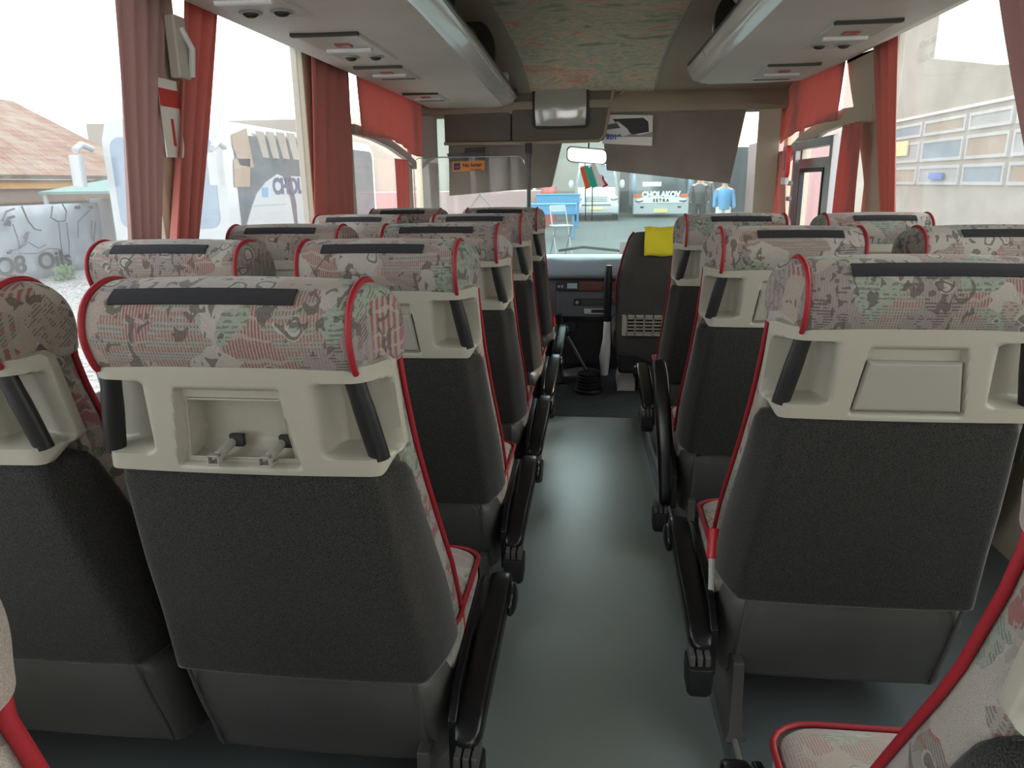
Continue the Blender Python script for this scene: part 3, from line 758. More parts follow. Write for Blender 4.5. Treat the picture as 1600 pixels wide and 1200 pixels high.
rack('right overhead luggage rack with shining light strip and plastic bag inside', 1, lambda y: .505, lambda y: .452 - .012 * sst(3, 4.1, y), 1.692, 1.603, 1.035, 4.16,
     [(2.62, 3.10, .735, .93, 1), (3.50, 3.98, .72, .93, 0)])
# things lying in the right rack
def crumple(c, r, seed, n=14):
    rnd = random.Random(seed); mb = MB(); mb.ball(c, r, n)
    mb.v = [(c[0] + (x - c[0]) * (q := .75 + .5 * rnd.random()), c[1] + (y - c[1]) * q, max(c[2] - r[2] * .8, c[2] + (z - c[2]) * q)) for x, y, z in mb.v]; return mb
tag(obj('plastic_bag', crumple((.565, 3.08, 1.765), (.065, .20, .10), 3), 'bag_plastic', smooth=True), 'crumpled clear plastic bag lying in the right luggage rack', 'bag')
tag(obj('black_bag', crumple((.66, 2.68, 1.755), (.075, .12, .085), 5), 'black_matte', smooth=True), 'black bag in the right luggage rack behind the plastic bag', 'bag')
tag(obj('headrest_cloth', crumple((.535, 3.62, 1.725), (.055, .17, .07), 9), 'sticker_white', smooth=True), 'pale folded cloth at the front end of the right rack', 'cloth')
# ------------------------------------------------------------------ front of the coach
YC = 4.93
cs = thing('television_console', 'dark roof console holding a small television above the windscreen', 'console', (-.2, YC, 1.37))
def C_(p): return (p[0] + .2, p[1] - YC, p[2] - 1.37)
fr = [(.015, 1.375), (.03, 1.385), (.105, 1.785), (.10, 1.80), (-.56, 1.80), (-.56, 1.375)]
obj('television_housing', MB().prism([C_((x, YC - .02, z)) for x, z in fr], (0, .085, 0)), 'console_dark', cs, bev=.012)
obj('side_box', B(C_((-1.0, YC - .015, 1.378)), C_((-.565, YC + .085, 1.60))), 'console_dark', cs, bev=.012)
obj('lower_lip', MB().tube([C_((-1.0, YC - .03, 1.372)), C_((-.5, YC - .035, 1.368)), C_((.0, YC - .03, 1.375)), C_((.03, YC - .02, 1.41)), C_((.1, YC - .02, 1.77))], .011, 8), 'beam_brown', cs, smooth=True)
def screen():
    a, b, c, d = -.425, -.068, 1.45, 1.745; rings = []
    for g, y in ((0, -.018), (.0, -.032), (.012, -.036)): rings.append([C_((x, YC + y, z)) for x, z in rrect(a + g, c + g, b - g, d - g, .03, 4)])
    return MB().loft(rings)
tv = obj('television_bezel', screen(), 'black_matte', cs, smooth=True)
mat('crt_glass', '#94968d', .12, spec=.9, coat=.5)
def crt():
    P = []
    for j in range(13):
        r = []
        for i in range(17):
            u, v = -1 + i / 8, -1 + j / 6; q = 1 - .04 * v * v; w = 1 - .04 * u * u
            r.append(C_((-.247 + .162 * u * q, YC - .036 - .02 * (1 - (u * u + v * v) / 2), 1.597 + .132 * v * w)))
        P.append(r)
    return MB().grid(P)
obj('television_screen', crt(), 'crt_glass', tv, smooth=True)
obj('hook', MB().tube([C_((.115, YC - .01, 1.70)), C_((.14, YC - .01, 1.69)), C_((.14, YC - .01, 1.66)), C_((.12, YC - .01, 1.65))], .006, 8), 'steel', cs, smooth=True)
# sun visors
def blind(name, label, poly, y, rippl=.006):
    n = 24; (xa, za), (xb, zb_), (xc_, zc), (xd, zd) = poly   # tl, tr, br, bl
    P = []; Q = []
    for j in range(13):
        v = j / 12; r = []; q = []
        for i in range(n + 1):
            u = i / n; x = (xa * (1 - u) + xb * u) * (1 - v) + (xd * (1 - u) + xc_ * u) * v; z = (za * (1 - u) + zb_ * u) * (1 - v) + (zd * (1 - u) + zc * u) * v
            w = rippl * (math.sin(u * 17 + v * 2) + .5 * math.sin(u * 31)) * (.3 + .7 * v)
            r.append((x, y + w, z)); q.append((x, y + w + .004, z))
        P.append(r); Q.append(q)
    mb = MB(); mb.grid(P); mb.grid([list(reversed(r)) for r in Q])
    o_ = obj(name, mb, 'visor_cloth', smooth=True); return tag(o_, label, 'sun blind', 'windscreen sun blinds')
def XZ(u, v, y): p = at(u, v, 'Y', y); return p.x, p.z
yv = 5.04
blind('sun_blind', 'wide taupe sun blind hanging over the driver side of the windscreen', [(XZ(938, 172, yv)[0], 1.56), (XZ(1166, 178, yv)[0], 1.555), XZ(1140, 287, yv), XZ(948, 266, yv)], yv)
blind('sun_blind', 'taupe sun blind on the left of the windscreen, behind the pole', [(XZ(700, 180, yv)[0], 1.56), (XZ(890, 180, yv)[0], 1.56), XZ(862, 292, yv), XZ(702, 306, yv)], yv)
# calendar hanging on the right visor
yc = 5.01
ca = thing('calendar', 'calendar sheet marked 2019 with a minibus and coach picture', 'calendar', (XZ(980, 205, yc)[0], yc, XZ(980, 205, yc)[1]))
def loc_poly(o_, pts, y, th, m, name, parent):
    P = [(XZ(u, v, y)[0] - o_.location.x, y - o_.location.y, XZ(u, v, y)[1] - o_.location.z) for u, v in pts]
    return obj(name, MB().prism(P, (0, th, 0)), m, parent)
loc_poly(ca, [(941, 179), (1020, 180), (1019, 228), (941, 224)], yc, .003, 'sticker_white', 'sheet', ca)
loc_poly(ca, [(957, 186), (1005, 184), (1013, 190), (1014, 206), (990, 210), (975, 205), (962, 192)], yc - .0015, .002, 'ink_black', 'coach_picture', ca)
loc_poly(ca, [(942, 194), (966, 190), (980, 201), (985, 209), (975, 213), (945, 208)], yc - .003, .002, 'white_plastic', 'minibus_picture', ca)
loc_poly(ca, [(943, 196), (964, 192), (969, 200), (945, 203)], yc - .0045, .002, 'dark_glass', 'minibus_window', ca)
loc_poly(ca, [(942, 206), (966, 206), (1000, 211), (1019, 206), (1019, 214), (942, 214)], yc - .0008, .001, 'rack_grey', 'road_picture', ca)
pt = XZ(955, 213, yc); text_obj('year_text', '2019', .042, 'ink_blue', face_mtx((pt[0] - ca.location.x + .015, -.010, pt[1] - ca.location.z - .006), (1, 0, -.02), (0, 0, 1)), ca, bold=.0012, sx=1.15)
# driver mirror with flags
ym_ = 4.86
mr = thing('rear_view_mirror', 'rounded interior mirror above the windscreen centre', 'mirror', (XZ(917, 243, ym_)[0], ym_, XZ(917, 243, ym_)[1]))
def mring(g, y): return [(x * 1.0, y, z - x * .10) for x, z in rrect(-.128 + g, -.048 + g, .128 - g, .048 - g, .028, 4)]
obj('mirror_frame', MB().loft([mring(0, .0), mring(0, .02), mring(.012, .032)]), 'black_plastic', mr, smooth=True)
obj('mirror_glass', MB().loft([mring(.006, -.003), mring(.006, .001)]), 'chrome', mr)
obj('mirror_stem', MB().tube([(.01, .02, .03), (.01, .09, 1.360 - XZ(917, 243, ym_)[1])], .006, 8), 'black_plastic', mr, smooth=True)
yfz = 4.84
fl = thing('flag_pennant', 'small white, green and orange-red flag pennant hanging below the mirror', 'flag', (XZ(925, 275, yfz)[0], yfz, XZ(925, 275, yfz)[1]))
for nm, pts, m in [('orange_stripe', [(906, 262), (913, 260), (922, 293), (915, 296)], 'orange'), ('green_stripe', [(913, 260), (919, 259), (926, 290), (922, 293)], 'flag_green'),
                   ('green_stripe', [(920, 262), (924, 260), (934, 291), (926, 294)], 'flag_green'), ('white_stripe', [(922, 257), (930, 256), (943, 287), (934, 291)], 'flag_white')]:
    loc_poly(fl, pts, yfz, .003, m, nm, fl)
obj('tassel', MB().tube([(.058, 0, .01), (.055, 0, -.02), (.07, 0, -.06)], [.006, .010, .022], 8), 'flag_white', fl, smooth=True)
obj('tassel', MB().tube([(.068, 0, .0), (.072, 0, -.03), (.088, 0, -.065)], [.004, .008, .020], 8), 'buckle_red', fl, smooth=True)
pts = [XZ(u, v, 4.885) for u, v in [(914, 250), (915, 345), (925, 345), (926, 250)]]
tag(obj('hanging_cable', MB().tube([(x, 4.885, z) for x, z in pts], .0028, 6), 'black_matte'), 'thin black hanging strap loop below the mirror', 'strap')
# partition post and glass
yp = 4.86; px_ = at(826, 240, 'Y', yp).x
gp = thing('glass_partition', 'glass partition on a black post in front of the left seats', 'partition', (px_, yp, 0))
obj('post', MB().tube([(0, 0, 0), (0, 0, 1.365)], .013, 12), 'black_plastic', gp, smooth=True)
obj('post_collar', MB().tube([(0, 0, 1.30), (0, 0, 1.365)], .022, 12), 'black_matte', gp, smooth=True)
zt_ = XZ(800, 244, yp)[1]; xl_ = XZ(650, 247, yp)[0]
obj('glass_pane', MB().prism([(x, .0, z) for x, z in rrect(xl_ - px_ - .02, .45, -.03, zt_, .05, 5)], (0, .006, 0)), 'glass_clean', gp)
obj('pane_edge', MB().tube([(x, .003, z) for x, z in rrect(xl_ - px_ - .02, .45, -.03, zt_, .05, 5)], .004, 6), 'silver_frame', gp, smooth=True)
st = thing('no_smoking_sticker', 'orange no smoking sticker on the glass partition', 'sticker', (XZ(732, 260, yp - .004)[0], yp - .004, XZ(732, 260, yp)[1]))
loc_poly(st, [(707, 253), (757, 251), (757, 266), (707, 268)], yp - .004, .002, 'sticker_orange', 'sticker_sheet', st)
loc_poly(st, [(709, 255), (719, 254.5), (719, 265), (709, 266)], yp - .006, .002, 'ink_navy', 'smoking_symbol', st)
loc_poly(st, [(711, 260), (717, 259.5), (717, 261.5), (711, 262)], yp - .0075, .0015, 'sticker_red', 'symbol_bar', st)
text_obj('sticker_text', 'No fumar', .034, 'ink_black', face_mtx((.026, -.003, .008), (1, 0, .03), (0, 0, 1)), st, bold=.0006, sx=.95)
text_obj('sticker_text', 'No smoking', .016, 'ink_black', face_mtx((.05, -.003, -.02), (1, 0, .03), (0, 0, 1)), st, sx=.9)
bw = thing('roof_bracket', 'black bracket unit under the console at the partition top', 'bracket', (XZ(725, 240, 4.88)[0], 4.88, XZ(725, 240, 4.88)[1]))
loc_poly(bw, [(698, 240), (755, 238), (755, 249), (702, 250)], 4.88, .05, 'black_plastic', 'bracket_base', bw)
loc_poly(bw, [(727, 231), (756, 230), (755, 240), (725, 240)], 4.89, .05, 'black_matte', 'bracket_body', bw)
# dashboard
db = thing('dashboard', 'dark dashboard with silver-grey top pad, wood strip and radio', 'dashboard', (0, 4.4, 0))
def prof(pts, x0, x1): return MB().loft([[(x, y, z) for y, z in pts] for x in (x0, x1)])
obj('dashboard_body', prof([(.06, -.0), (.05, .28), (.0, .33), (-.01, .50), (.03, .56), (.7, .56), (.7, .0)], -.75, 1.04), 'dash_dark', db, bev=.01)
obj('top_pad', prof([(.02, .555), (-.02, .575), (-.02, .63), (.04, .672), (.2, .69), (.70, .64), (.70, .55)], -.78, 1.05), 'dash_pad', db, bev=.02)
obj('trim_strip', B((-.24, -.022, .495), (.6, .01, .552)), 'wood_trim', db, bev=.003)
rd = obj('radio', B((-.245, -.03, .498), (-.105, .01, .55)), 'radio', db, bev=.003)
obj('radio_display', B((-.175, -.032, .51), (-.115, -.029, .54)), 'lcd', rd)
for xx in (-.225, -.205): obj('radio_knob', MB().tube([(xx, -.03, .522), (xx, -.042, .522)], .008, 10), 'steel', rd, smooth=True)
vt = obj('air_vent', B((-.135, -.018, .405), (.16, .0, .447)), 'black_matte', db, bev=.003)
for k in range(3): obj('vent_slat', B((-.09, -.022, .412 + k * .011), (.155, -.016, .416 + k * .011)), 'dash_dark', vt)
obj('vent_knob', MB().tube([(-.115, -.018, .425), (-.115, -.03, .425)], .01, 10), 'steel', vt, smooth=True)
ha = obj('drawer_handle', B((-.075, -.022, .352), (.06, .0, .39)), 'steel', db, bev=.004)
obj('handle_recess', B((-.03, -.026, .362), (.055, -.02, .382)), 'black_matte', ha)
obj('glovebox_lid', B((-.235, -.016, .335), (.33, -.004, .49)), 'dash_dark', db, bev=.006)
obj('lower_panel', B((-.22, .035, .02), (.5, .055, .31)), 'black_matte', db, bev=.01)
obj('fuse_cover', B((-.20, .022, .235), (-.12, .04, .30)), 'radio', db, bev=.004)
tag(obj('windscreen_wiper', MB().tube([(-.27, 5.20, .66), (-.1, 5.19, .685), (.15, 5.19, .66), (.3, 5.2, .64)], .010, 8), 'black_matte'), 'black windscreen wiper lying along the foot of the windscreen', 'wiper')
yk = 4.95; pp = at(985, 390, 'Y', yk)
cdn = thing('name_card', 'white card with black letters behind the windscreen, beside driver seat', 'card', tuple(pp))
obj('card_sheet', B((-.07, 0, -.045), (.22, .004, .05)), 'sticker_white', cdn)
text_obj('card_text', 'CHOLAKOV', .052, 'ink_black', face_mtx((.0 - .05, -.002, -.022), (1, 0, 0), (0, 0, 1)), cdn, align='LEFT', bold=.001)
# gear lever
gl = thing('gear_lever', 'long leaning gear lever rising from a ribbed black rubber boot', 'gear lever', (-.034, 3.93, -.004))
pf = [(.075, 0), (.08, .012)] 
for k in range(5): pf += [(.078 - k * .003, .018 + k * .018), (.068 - k * .003, .024 + k * .018), (.068 - k * .003, .028 + k * .018)]
pf += [(.062, .108), (.02, .118), (.018, .125)]
obj('rubber_boot', MB().lathe((0, 0, 0), pf, 28), 'black_matte', gl, smooth=True)
tip = at(877, 510, 'Y', 4.10) - Vector((-.034, 3.93, -.004))
obj('lever_rod', MB().tube([(0, 0, .10), tuple(tip)], .010, 10), 'steel', gl, smooth=True)
obj('lever_knob', MB().tube([tuple(tip), tuple(tip + Vector((-.02, .0, .07)))], [.018, .022], 12), 'black_plastic', gl, smooth=True)
tag(obj('engine_cover', MB().ball((-.07, 4.30, -.01), (.14, .09, .05), 12), 'lower_plastic', smooth=True), 'low grey hump on the floor below the dashboard, behind gear lever', 'floor cover')
hb = at(868, 615, 'Z', .0)
hbk = thing('hand_brake', 'black hand brake unit with grey lever on floor left of gear lever', 'hand brake', (-.235, 4.14, 0))
obj('brake_base', MB().loft([[(-.035, -.07, 0), (.05, -.07, 0), (.05, .10, 0), (-.035, .10, 0)], [(-.02, -.03, .13), (.03, -.03, .13), (.03, .07, .11), (-.02, .07, .11)]]), 'black_plastic', hbk, bev=.006)
obj('brake_lever', MB().tube([(.0, .02, .10), (.01, -.04, .22), (.0, -.05, .34)], [.012, .014, .016], 10), 'steel', hbk, smooth=True)
obj('belt_loop', MB().tube([(.0, -.03, .30), (.045, -.02, .24), (.05, 0, .17), (.01, .02, .13)], .006, 8), 'lower_plastic', hbk, smooth=True)
# driver seat
yd = 3.86
ds = thing('driver_seat', 'dark grey driver seat with lower slotted grille in its back', 'seat', (.322, yd, 0))
def dlp(z, t): return lp(z, t)
dw = [(.13, .20), (.2, .215), (.45, .222), (.62, .215), (.75, .185), (.84, .155), (.875, .13)]
rings = []
for z in (.13, .15, .25, .4, .5, .6, .68, .75, .80, .84, .865, .875):
    w = dlp(z, dw); yb = -.02 + (.6 - z) * .06; th = .11 if z < .84 else (.09 if z < .87 else .06)
    rings.append([(x, y, z) for x, y in [(-w + .03, yb), (0, yb - .008), (w - .03, yb), (w, yb + .03), (w, yb + th - .03), (w - .03, yb + th), (-w + .03, yb + th), (-w, yb + th - .03), (-w, yb + .03)]])
bk = obj('seat_back', MB().loft(rings), 'driver_cloth', ds, smooth=True, sub=1)
tag_ = obj('edge_piping', MB().tube([(-dlp(z, dw) - .002, .05 + (.6 - z) * .06, z) for z in np.linspace(.5, .87, 14)], .006, 8), 'piping_red', bk, smooth=True)
gr = MB()
gx0, gx1, gz0, gz1 = -.165, .165, .335, .445
gy = -.028
gr.box((gx0, gy, gz0), (gx1, gy + .02, gz0 + .012)); gr.box((gx0, gy, gz1 - .012), (gx1, gy + .02, gz1)); gr.box((gx0 - .02, gy, gz0), (gx0 + .008, gy + .02, gz1)); gr.box((gx1 - .008, gy, gz0), (gx1 + .02, gy + .02, gz1))
for i in range(1, 7): gr.box((gx0 + (gx1 - gx0) * i / 7 - .004, gy, gz0), (gx0 + (gx1 - gx0) * i / 7 + .004, gy + .014, gz1))
for i in range(1, 6): gr.box((gx0, gy, gz0 + (gz1 - gz0) * i / 6 - .003), (gx1, gy + .014, gz0 + (gz1 - gz0) * i / 6 + .003))
obj('back_grille', gr, 'unit_plastic', ds)
obj('seat_base', B((-.2, .0, .12), (.2, .45, .24)), 'black_matte', ds, bev=.02)
obj('seat_pad', B((-.23, .03, .24), (.23, .5, .36)), 'driver_cloth', ds, bev=.03)
obj('seat_pedestal', MB().loft([[(-.2, .08, 0), (-.1, .08, 0), (-.1, .42, 0), (-.2, .42, 0)], [(-.18, .1, .13), (-.1, .1, .13), (-.1, .4, .13), (-.18, .4, .13)]]), 'unit_plastic', ds, bev=.004)
ad = obj('armrest', MB().tube([(-.262, .04, .40), (-.262, .03, .5), (-.262, .02, .62), (-.26, .02, .70)], [.018, .022, .022, .016], 10), 'black_plastic', ds, smooth=True)
obj('armrest_mount', MB().tube([(-.27, .05, .10), (-.272, .045, .2), (-.262, .04, .30), (-.262, .04, .40)], [.018, .03, .022, .018], 10), 'white_plastic', ds, smooth=True)
yc_ = thing('yellow_cloth', 'bright yellow cloth draped over the driver seat top', 'cloth', (.322, yd, .8))
P = []
for j in range(11):
    v = j / 10
    if v < .75: y_, z_ = -.052 - .004 * math.sin(v * 9), -.045 + .135 * v / .75
    else: y_, z_ = -.048 + .13 * (v - .75) / .25, .09 + .006 * math.sin((v - .75) * 12)
    P.append([(-.085 + .24 * i / 14, y_ - .003 * math.sin(i * 1.1 + j), z_ + .003 * math.sin(i * .9)) for i in range(15)])
mb = MB().grid(P); o_ = obj('cloth_sheet', mb, 'yellow_cloth', yc_, smooth=True); md = o_.modifiers.new('t', 'SOLIDIFY'); md.thickness = .005
# ------------------------------------------------------------------ curtains
def curtain(name, label, X, quad, folds, amp, m, group, gather=None, n=60, rows=26):
    # quad: four (Y,Z) corners tl,tr,br,bl on the wall plane; folds run top to bottom
    (a, b, c, d) = quad; P = []
    s = 1 if X < 0 else -1
    for j in range(rows + 1):
        v = j / rows; r = []
        for i in range(n + 1):
            u = i / n
            sw = gather(v) if gather else 0
            y = (a[0] * (1 - u) + b[0] * u) * (1 - v) + (d[0] * (1 - u) + c[0] * u) * v + sw * (1 if u > .5 else -1) * abs(u - .5)
            z = (a[1] * (1 - u) + b[1] * u) * (1 - v) + (d[1] * (1 - u) + c[1] * u) * v
            w = amp * (math.sin(u * folds * 2 * PI + 1.1 * math.sin(3 * v)) + .35 * math.sin(u * folds * 5.3 + 2)) * (.6 + .4 * v)
            r.append((X + s * (.020 + amp + w), y, z))
        P.append(r)
    o_ = obj(name, MB().grid(P), m, smooth=True); md = o_.modifiers.new('t', 'SOLIDIFY'); md.thickness = .002
    return tag(o_, label, 'curtain', group)
def YZ(u, v, X): p = at(u, v, 'X', X); return (p.y, p.z)
XLc, XRc = XL + .045, XR - .045
GC = 'window curtains'
def cq(X, pts): return [YZ(u, v, X) for u, v in pts]
def hang(q, ztop=1.60, zbot=None):
    q = [list(p) for p in q]; q[0][1] = q[1][1] = ztop
    if zbot: q[2][1] = q[3][1] = zbot
    return [tuple(p) for p in q]
def ext(q, zt, zb_, w=0.):
    o = []
    for a, b, z_ in ((q[0], q[3], zt), (q[1], q[2], zt), (q[1], q[2], zb_), (q[0], q[3], zb_)):
        o.append((a[0] + (b[0] - a[0]) * (z_ - a[1]) / (b[1] - a[1]), z_))
    return o
ZL, ZR = 1.655, 1.715
curtain('window_curtain', 'haze-paled mauve curtain at the left edge of the big left pillar', XL, ext(cq(XLc, [(186, 0), (266, 0), (258, 375), (208, 375)]), ZL, .70), 4, .010, 'curtain_hazed', GC)
curtain('window_curtain', 'red twisted curtain on the right side of the big left pillar', XL, ext(cq(XLc, [(290, 0), (345, 20), (312, 372), (272, 372)]), ZL, .70), 3, .016, 'curtain_red', GC)
curtain('window_curtain', 'long red curtain between the second and third left windows', XL, ext(cq(XLc, [(491, 95), (550, 130), (556, 330), (493, 330)]), ZL, .74), 4, .010, 'curtain_red', GC)
curtain('window_curtain', 'short narrow red curtain at the left door window edge', XL, ext(cq(XLc, [(621, 248), (643, 250), (644, 326), (624, 326)]), 1.265, .80), 3, .006, 'curtain_red', GC)
# valances
def valance(label, X, top, bot, folds):
    s = 1 if X < 0 else -1; P = []; zv = 1.655 if X < 0 else 1.72
    n = 50
    for j in range(15):
        v = j / 14; r = []
        for i in range(n + 1):
            u = i / n; yt = top[0] + (top[1] - top[0]) * u
            yb_ = float(np.interp(u, np.linspace(0, 1, len(bot)), [b[0] for b in bot])); zb_ = float(np.interp(u, np.linspace(0, 1, len(bot)), [b[1] for b in bot]))
            y = yt * (1 - v) + yb_ * v; z = zv * (1 - v) + zb_ * v
            r.append((X + s * (.045 + .006 * math.sin(u * folds * 6.28 + v) * v), y, z))
        P.append(r)
    o_ = obj('window_valance', MB().grid(P), 'curtain_red', smooth=True); md = o_.modifiers.new('t', 'SOLIDIFY'); md.thickness = .002
    return tag(o_, label, 'valance', 'window valances')
bl = [YZ(u, v, XL + .04) for u, v in [(563, 214), (590, 214), (612, 219), (630, 229), (645, 243), (660, 246), (681, 246)]]
valance('red valance over the left door window under the rack end', XL, (YZ(555, 130, XL + .04)[0], 5.02), bl, 9)
br_ = [YZ(u, v, XR - .04) for u, v in [(1311, 188), (1285, 192), (1262, 200), (1240, 210), (1215, 228), (1198, 240), (1181, 254)]]
valance('red valance over the right cab window under the rack end', XR, (YZ(1322, 97, XR - .04)[0] - .02, 5.04), br_, 9)
curtain('window_curtain', 'pinkish red curtain beside the curved beige right pillar', XR, ext(cq(XRc, [(1360, 80), (1396, 60), (1392, 330), (1372, 330)]), ZR, .74), 3, .008, 'curtain_red', GC)
curtain('window_curtain', 'bright red curtain gathered behind the driver window frame', XR - .045, ext(cq(XR - .09, [(1312, 198), (1340, 200), (1328, 335), (1298, 335)]), 1.36, .80), 3, .010, 'curtain_red', GC)
curtain('window_curtain', 'red curtain ahead of the driver window, beside the red hammer', XR - .045, ext(cq(XRc, [(1206, 245), (1236, 235), (1236, 340), (1208, 340)]), 1.29, .80), 3, .008, 'curtain_red', GC)
curtain('window_curtain', 'haze-paled curtain at the top right corner of the photo', XR, ext(cq(XRc, [(1558, 0), (1720, 0), (1760, 250), (1604, 250)]), ZR, 1.04), 4, .012, 'curtain_hazed', GC)
# pillar covers
mb = MB(); rr = []
for z_, u0, u1 in [(1.63, 2.07, 1.93), (1.3, 2.06, 1.94), (1.0, 2.05, 1.95), (.7, 2.04, 1.96)]: rr.append([(XL + .014, u1, z_), (XL + .014, u0 + .03, z_), (XL - .0, u0 + .04, z_), (XL - .0, u1 - .02, z_)])
struct(obj('trim_13', mb.loft(rr), 'pillar_beige', bev=.006))
rr = []
for v in np.linspace(95, 340, 12):
    ua = 1322 + 28 * sst(95, 340, v) ** .7 if v > 110 else 1322; ub = 1372 + 8 * (v - 95) / 245
    a, b = YZ(ua, v, XR - .02), YZ(min(ub, 1392), v, XR - .02); rr.append([(XR - .015, a[0], a[1]), (XR - .015, b[0], b[1]), (XR + .01, b[0], b[1]), (XR + .01, a[0], a[1])])
rr.append([(x, y, .62) for x, y, z_ in rr[-1]])
rr.insert(0, [(x, y, 1.66) for x, y, z_ in rr[0]])
struct(obj('trim_14', MB().loft(rr), 'pillar_beige', bev=.008))
# emergency notice on the left pillar, belt anchor
pn_ = at(267, 186, 'X', XL + .035)
nt = thing('emergency_notice', 'white and red emergency instruction sticker on the left pillar', 'sticker', tuple(pn_))
obj('notice_sheet', B((0, -.045, -.10), (.003, .045, .10)), 'sticker_white', nt); obj('red_band', B((.002, -.045, .03), (.004, .045, .075)), 'sticker_red', nt)
obj('hammer_symbol', B((.002, -.006, -.07), (.004, .006, .0)), 'sticker_red', nt)
bb = thing('belt_anchor', 'grey plastic belt anchor high on the left pillar', 'belt anchor', tuple(at(275, 75, 'X', XL + .04)))
obj('anchor_plate', B((-.01, -.03, -.08), (.02, .03, .08)), 'unit_plastic', bb, bev=.006); obj('anchor_loop', MB().tube([(.02, 0, .05), (.035, .02, .0), (.02, .03, -.07)], .009, 8), 'white_plastic', bb, smooth=True)
pn2 = at(668, 278, 'X', XL + .02)
ex = thing('exit_sticker', 'small white and red arrow sticker on the left door glass', 'sticker', (XL + .02, pn2.y, pn2.z))
obj('sticker_sheet', B((-.003, -.09, -.055), (0, .09, .055)), 'sticker_white', ex); obj('red_field', B((0, -.08, -.05), (.002, .08, -.005)), 'sticker_red', ex)
obj('arrow', MB().prism([(.002, -.02, .045), (.002, .02, .045), (.002, .02, 0), (.002, .05, 0), (.002, 0, -.035), (.002, -.05, 0), (.002, -.02, 0)], (.001, 0, 0)), 'sticker_red', ex)
# stencilled emergency exit words on the window glass
for X, (u, v), sgn, lab in ((XL - .017, (412, 92), 1, 'left'), (XR + .017, (1465, 72), -1, 'right')):
    p = at(u, v, 'X', X)
    w = thing('exit_lettering', 'faint emergency exit lettering on the %s window glass' % lab, 'lettering', tuple(p))
    xd = (0, 1, 0) if sgn > 0 else (0, -1, 0)
    text_obj('letter_line', 'SALIDA DE EMERGENCIA', .033, 'etched', face_mtx((0, 0, -.026), xd, (0, 0, 1)), w, ext=.0003, sx=.9)
    text_obj('mirrored_line', 'SALIDA DE EMERGENCIA', .033, 'etched', face_mtx((0, 0, .026), (0, -sgn, 0), (0, 0, 1)), w, ext=.0003, sx=.9)
# driver window frame and hammer on the right
fw = thing('sliding_window', 'grey metal framed sliding driver window on the right', 'window', (XR, 4.2, 1.1))
mb = MB(); yy0, yy1 = YZ(1300, 250, XR - .03)[0] , YZ(1240, 250, XR - .03)[0]; zz0, zz1 = .62, 1.335
def frame_mb(y0, y1, z0, z1, w, x0, x1):
    m_ = MB(); m_.box((x0, y0, z0), (x1, y0 + w, z1)); m_.box((x0, y1 - w, z0), (x1, y1, z1)); m_.box((x0, y0 + w, z1 - w), (x1, y1 - w, z1)); m_.box((x0, y0 + w, z0), (x1, y1 - w, z0 + w)); return m_
obj('outer_frame', frame_mb(yy0 - 4.2, yy1 - 4.2, zz0 - 1.1, zz1 - 1.1, .045, -.035, .02), 'silver_frame', fw, bev=.004)
obj('sliding_frame', frame_mb(yy0 - 4.2 + .10, yy1 - 4.2 - .08, zz0 - 1.1 + .04, zz1 - 1.1 - .10, .055, -.02, .01), 'silver_frame', fw, bev=.004)
obj('rubber_seal', frame_mb(yy0 - 4.2 + .16, yy1 - 4.2 - .13, zz0 - 1.1 + .08, zz1 - 1.1 - .155, .02, -.024, .0), 'black_matte', fw)
for zz in (.0, -.09): obj('latch', MB().lathe((-.045, yy1 - 4.2 - .03, zz), [(.012, -.014), (.018, -.01), (.018, .01), (.012, .014)], 12), 'white_plastic', fw, smooth=True)
hm = thing('emergency_hammer', 'red emergency hammer holder on the right window post', 'hammer', tuple(at(1228, 258, 'X', XR - .095)))
obj('holder', MB().loft([[(-.012, y, z) for y, z in rrect(-.055, -.07, .055, .11, .03, 4)], [(.012, y, z) for y, z in rrect(-.055, -.07, .055, .11, .03, 4)]]), 'buckle_red', hm, bev=.003)
obj('hammer_slot', B((-.014, -.02, -.03), (-.011, .02, .08)), 'sticker_red', hm); obj('holder_foot', B((-.012, -.05, -.11), (.012, .05, -.07)), 'white_plastic', hm, bev=.004)
# ------------------------------------------------------------------ outside
def gz(y): return -.9 + .6 * sst(13, 28, y)
rows = [(y, gz(y)) for y in list(np.linspace(-6, 13, 5)) + list(np.linspace(14, 30, 14)) + [60, 120]]
struct(obj('ground', MB().grid([[(x, y, z) for x in (-3.2, 60)] for y, z in rows]), 'asphalt', smooth=True, recalc=False))
struct(obj('ground_cobbles', MB().grid([[(x, y, z) for x in (-60, -3.2)] for y, z in rows]), 'cobbles', smooth=True, recalc=False))
# tiled roof shed
sh = thing('tiled_shed', 'low yellow building with a weathered clay tile roof', 'building', (-14, 18, -.9))
hh = 2.25
obj('shed_wall', B((-6, -9, 0), (-.5, 4, hh)), 'yellow_wall', sh)
obj('dark_eave', B((-.6, -9, hh - .55), (-.15, 4.2, hh - .22)), 'shed_brown', sh); obj('fascia', B((-.2, -9, hh - .22), (-.02, 4.3, hh)), 'yellow_wall', sh)
for k in range(7): obj('wall_board', B((-.49, -8 + k * 1.7, .3), (-.44, -7.2 + k * 1.7, 1.6)), 'shed_brown', sh)
